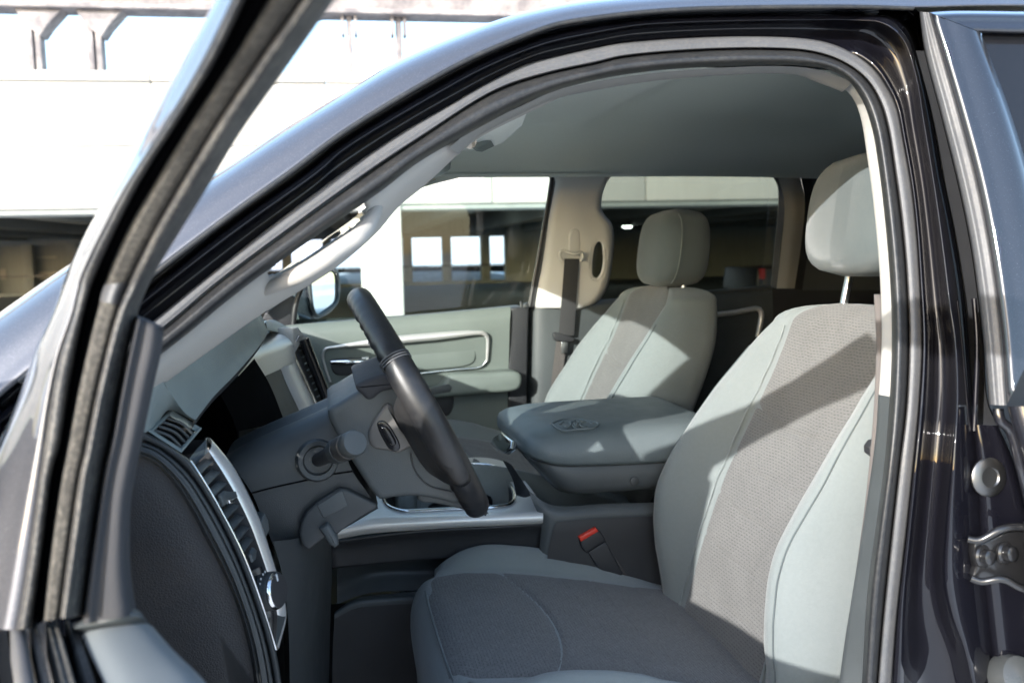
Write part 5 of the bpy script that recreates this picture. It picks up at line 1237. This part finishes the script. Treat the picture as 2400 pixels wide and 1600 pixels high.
prism('pull_end', [P(*q, 2.505) for q in ((848, 838), (864, 836), (868, 856), (852, 858))], (0, .015, 0), 'silver_trim', pd, .003)
prism('armrest', [P(*q, 2.47) for q in curve([(1051, 884), (1062, 878), (1140, 874), (1215, 872), (1224, 880), (1222, 905), (1214, 914), (1120, 924), (1020, 934), (960, 938), (900, 946), (900, 920), (960, 914), (1030, 906)], 70, closed=True)[:-1]], (0, .09, 0), 'panel_green', pd, .012)
prism('switch_plate', [P(*q, 2.468) for q in ((1000, 912), (1052, 900), (1060, 908), (1056, 918), (1010, 926))], (0, .01, 0), 'trim_slate', pd, .003)
prism('map_pocket', [P(*q, 2.52) for q in curve([(1010, 932), (1062, 928), (1058, 962), (1048, 974), (1010, 978)], 30, closed=True)[:-1]], (0, .012, 0), 'trim_black', pd, .003)
prism('door_edge', [P(*q, 2.53) for q in ((1197, 722), (1240, 716), (1238, 800), (1236, 900), (1236, 1080), (1192, 1080), (1191, 868))], (0, .06, 0), 'trim_black', pd, .006)
tube('lock_knob', [P(1222, 724, 2.535), P(1221, 706, 2.535)], .004, 'trim_dark', pd, 10)
prism('latch_bump', [P(*q, 2.525) for q in ((1226, 722), (1228, 712), (1238, 708), (1242, 722))], (0, .02, 0), 'trim_dark', pd, .004)
# door glass and its black run
YG = 2.60
grid('front_glass', np.array([[P(q[0], q[1], YG+.02) for q in r] for r in (((640, 700), (800, 560), (960, 440), (1300, 395)), ((600, 770), (800, 760), (1000, 745), (1245, 722)))]), 'glass', pd)
A = curve([(1262, 402), (1278, 404), (1287, 414), (1285, 440), (1272, 520), (1256, 610), (1243, 680), (1236, 722)], 40); B = curve([(1275, 396), (1296, 402), (1305, 420), (1302, 452), (1290, 520), (1277, 610), (1264, 680), (1258, 724)], 40)
grid('glass_run', np.array([[P(*(a+(b-a)*t), y) for t, y in ((0, 2.615), (.06, 2.58), (.35, 2.575), (.45, 2.585), (.55, 2.575), (.9, 2.57), (1, 2.56))] for a, b in zip(A, B)]), 'rubber', pd)
yband('belt_seal', [(640, 772), (832, 755), (1000, 742), (1212, 722)], [(640, 764), (832, 747), (1000, 734), (1212, 714)], [(0, 2.548), (.5, 2.56), (1, 2.60)], 'rubber', pd, n=20, m=6)
# corner of the far door ahead of the glass, black division bar
prism('quarter_panel', [P(*q, 2.585) for q in ((600, 790), (620, 735), (680, 690), (700, 700), (690, 764))], (0, .02, 0), 'trim_black', pd, .004)
tube('division_bar', [P(687, 764, 2.57), P(692, 720, 2.57), P(704, 680, 2.57), (P(722, 650, 2.57))], .008, 'rubber', pd, 10, n=16)
# mirror outside the passenger window
mr = part_empty('door_mirror', truck, 'passenger door mirror seen through the far window')
ml = curve([(700, 755), (699, 715), (708, 670), (722, 640), (745, 622), (780, 618), (799, 626), (806, 660), (806, 690), (800, 715), (778, 738), (740, 752)], 40, closed=True)[:-1]
mg = curve([(727, 650), (745, 636), (778, 632), (787, 640), (790, 680), (787, 708), (765, 728), (742, 740), (733, 728), (727, 690)], 40, closed=True)[:-1]
mn = nrm([.85, -.5, .03]); pc_ = P(*mg.mean(0), 2.90)          # glass turned towards the driver
def onmir(q):
    r = ray(*q); t = np.dot(pc_-CC, mn)/np.dot(r, mn); return CC+r*t
prism('housing', [onmir(q)+mn*-.006 for q in ml], tuple(-mn*.10), 'trim_dark', mr, .02)
prism('glass', [onmir(q) for q in mg], tuple(-mn*.003), 'mirror', mr, 0)
tube('rim', [onmir(q) for q in mg]+[onmir(mg[0])], .008, 'trim_dark', mr, 8, n=80)
prism('arm', [P(*q, 2.68) for q in ((690, 762), (698, 735), (730, 748), (726, 764))], (-.02, .22, 0), 'trim_dark', mr, .01)
# ------------------------------------------------------------------ far centre pillar with belt and assist handle
fp = part_empty('belt_pillar', truck, 'beige centre pillar trim with seat belt on the far side')
hole2 = curve([(1392, 572), (1402, 562), (1412, 566), (1417, 590), (1417, 615), (1410, 645), (1398, 656), (1386, 648), (1384, 620), (1387, 590)], 40, closed=True)[:-1]
PL = curve([(1300, 408), (1306, 425), (1303, 452), (1290, 520), (1277, 610), (1264, 680), (1258, 722)], 60)
PR = curve([(1460, 392), (1426, 412), (1409, 445), (1404, 470), (1404, 492), (1414, 510), (1428, 526), (1433, 552), (1432, 590), (1428, 625), (1418, 672), (1396, 704), (1352, 722)], 60)
G = []; pq = []
for a, b in zip(PL, PR):
    r = []; k_ = []
    for t in np.linspace(0, 1, 34):
        q = a+(b-a)*t; y = 2.548-.020*math.sin(min(1, t*1.6)*math.pi/2)+(.012*(1-min(1, t*12)))+.02*max(0, t-.93)/.07
        r.append(P(q[0], q[1], y)); k_.append(q)
    G.append(r); pq.append(k_)
grid('upper_trim', np.array(G), 'ivory', fp, keep=lambda i, j: not inpoly((pq[i][j]+pq[i+1][j+1])/2, hole2), solid=.008)
tube('handle_rim', [P(*q, 2.525) for q in hole2]+[P(*hole2[0], 2.525)], .0055, 'ivory', fp, 8, n=60)
patch('lower_trim', [[(1225, 722, 2.60), (1256, 722, 2.545), (1300, 722, 2.535), (1360, 720, 2.535), (1430, 712, 2.54)], [(1225, 850, 2.60), (1252, 850, 2.545), (1300, 850, 2.53), (1360, 850, 2.53), (1430, 850, 2.54)], [(1225, 1080, 2.60), (1248, 1080, 2.545), (1300, 1080, 2.53), (1360, 1080, 2.53), (1430, 1080, 2.54)]], 'trim_slate', fp)
grid('belt_webbing', np.array([[P(a, y_, 2.512), P((a+b)/2, y_, 2.510), P(b, y_, 2.512)] for a, b, y_ in ((1323, 1358, 606), (1320, 1355, 650), (1315, 1350, 715), (1309, 1345, 786))]), 'webbing', fp)
grid('belt_return', np.array([[P(a, y_, 2.518), P(b, y_, 2.518)] for a, b, y_ in ((1305, 1330, 790), (1297, 1322, 850), (1288, 1312, 930), (1280, 1300, 1010))]), 'webbing_tan', fp)
prism('height_slider', [P(*q, 2.52) for q in curve([(1336, 545), (1346, 535), (1358, 538), (1362, 560), (1360, 590), (1350, 598), (1336, 594), (1333, 570)], 30, closed=True)[:-1]], (0, .02, 0), 'ivory', fp, .006)
tube('belt_guide', [P(1320, 612, 2.508), P(1313, 603, 2.505), P(1314, 590, 2.506), P(1322, 588, 2.506), P(1345, 596, 2.500), P(1362, 592, 2.506), P(1366, 600, 2.506), P(1362, 612, 2.508)], .005, 'ivory', fp, 10, n=40)
prism('track_cover', [P(*q, 2.5275) for q in curve([(1332, 590), (1338, 505), (1350, 475), (1372, 470), (1382, 482), (1376, 540), (1366, 600)], 40, closed=True)[:-1]], (0, .006, 0), 'beige', fp, .002)
prism('belt_stop', [P(*q, 2.505) for q in ((1296, 782), (1302, 778), (1344, 790), (1348, 796), (1340, 802), (1300, 798))], (0, .012, 0), 'trim_black', fp, .003)
prism('latch_tongue', [P(*q, 2.506) for q in ((1316, 800), (1332, 802), (1330, 826), (1316, 828))], (0, .004, 0), 'steel', fp, .001)
# ------------------------------------------------------------------ far rear door, rear pillar and back of the cab
fr2 = part_empty('rear_passenger_door', truck)
WIN = [(1404, 480), (1409, 445), (1424, 414), (1452, 397), (1600, 395), (1758, 399), (1800, 408), (1820, 432), (1823, 480), (1816, 570), (1806, 672), (1640, 684), (1420, 700)]
Yr = 2.60
grid('rear_glass', np.array([[P(1380, 380, Yr+.02), P(1600, 380, Yr+.02), P(1850, 380, Yr+.02)], [P(1370, 720, Yr+.02), P(1600, 700, Yr+.02), P(1840, 690, Yr+.02)]]), 'glass_privacy', fr2)
patch('door_panel', [[(1380, 704, 2.59), (1640, 684, 2.59), (1810, 671, 2.59)], [(1380, 714, 2.56), (1640, 694, 2.56), (1810, 681, 2.56)], [(1380, 760, 2.55), (1640, 740, 2.55), (1812, 730, 2.55)], [(1380, 1000, 2.55), (1640, 980, 2.55), (1815, 960, 2.55)]], 'trim_slate', fr2)
tube('accent_strip', [P(1640, 742, 2.54), P(1720, 732, 2.54), P(1778, 724, 2.54), P(1784, 732, 2.54), P(1776, 790, 2.54)], .008, 'silver_trim', fr2, 10, n=30)
tube('belt_strip', [P(1560, 692, 2.57), P(1700, 682, 2.57), P(1806, 673, 2.57)], .007, 'trim_slate', fr2, 8, n=12)
A = curve([(1758, 399), (1800, 407), (1820, 430), (1824, 480), (1816, 570), (1806, 674)], 40); B = curve([(1770, 392), (1812, 396), (1836, 424), (1840, 480), (1830, 570), (1822, 676)], 40)
grid('glass_run', np.array([[P(*(a+(b-a)*t), y) for t, y in ((0, 2.615), (.1, 2.59), (.9, 2.585), (1, 2.57))] for a, b in zip(A, B)]), 'rubber', fr2)
rp = part_empty('rear_pillar', truck)
patch('pillar_cover', [[(1815, 392, 2.565), (1850, 392, 2.55), (1872, 400, 2.55)], [(1838, 470, 2.565), (1862, 470, 2.55), (1886, 470, 2.55)], [(1832, 570, 2.565), (1856, 570, 2.55), (1878, 570, 2.55)], [(1820, 676, 2.565), (1842, 676, 2.55), (1862, 676, 2.55)]], 'trim_warm', rp)  # darker trim colour stands in for shade where no sun reaches
patch('pillar_seal', [[(1872, 398, 2.55), (1900, 396, 2.56)], [(1886, 470, 2.55), (1905, 470, 2.56)], [(1878, 570, 2.55), (1896, 570, 2.56)], [(1862, 676, 2.55), (1880, 680, 2.56)]], 'rubber', rp)
patch('quarter_trim', [[(1896, 396, 2.56), (1960, 400, 2.56), (2100, 400, 2.56)], [(1904, 480, 2.56), (1960, 480, 2.56), (2100, 480, 2.56)], [(1880, 680, 2.56), (1960, 680, 2.56), (2100, 680, 2.56)]], 'trim_slate', rp)  # slate colour likewise puts the unlit corner into the trim
patch('lower_quarter', [[(1800, 676, 2.565), (1900, 676, 2.565), (2100, 676, 2.565)], [(1800, 1100, 2.565), (1900, 1100, 2.565), (2100, 1100, 2.565)]], 'trim_black', rp)
bw = part_empty('cab_back', truck)
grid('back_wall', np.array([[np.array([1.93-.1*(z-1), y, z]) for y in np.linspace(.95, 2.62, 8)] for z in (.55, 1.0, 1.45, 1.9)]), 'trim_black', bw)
rs = part_empty('rear_bench', truck, 'dark rear bench seat in the back of the cab')
grid('bench_back', np.array([[np.array([1.60+.16*(z-.95)/.5+.03*abs(math.sin((y-1.0)*6)), y, z]) for y in np.linspace(1.02, 2.54, 24)] for z in (.90, 1.1, 1.3, 1.42)]), 'trim_slate', rs)
grid('bench_cushion', np.array([[np.array([x, y, .95-.05*(1.6-x)**2]) for y in np.linspace(1.02, 2.54, 12)] for x in (1.12, 1.2, 1.4, 1.62)]), 'trim_slate', rs)
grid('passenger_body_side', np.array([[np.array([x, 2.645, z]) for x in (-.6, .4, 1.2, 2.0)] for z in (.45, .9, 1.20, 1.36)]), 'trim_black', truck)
# driver-side rear door seen from inside, keeps the rear of the cab dark
nd = part_empty('cab_side', truck)
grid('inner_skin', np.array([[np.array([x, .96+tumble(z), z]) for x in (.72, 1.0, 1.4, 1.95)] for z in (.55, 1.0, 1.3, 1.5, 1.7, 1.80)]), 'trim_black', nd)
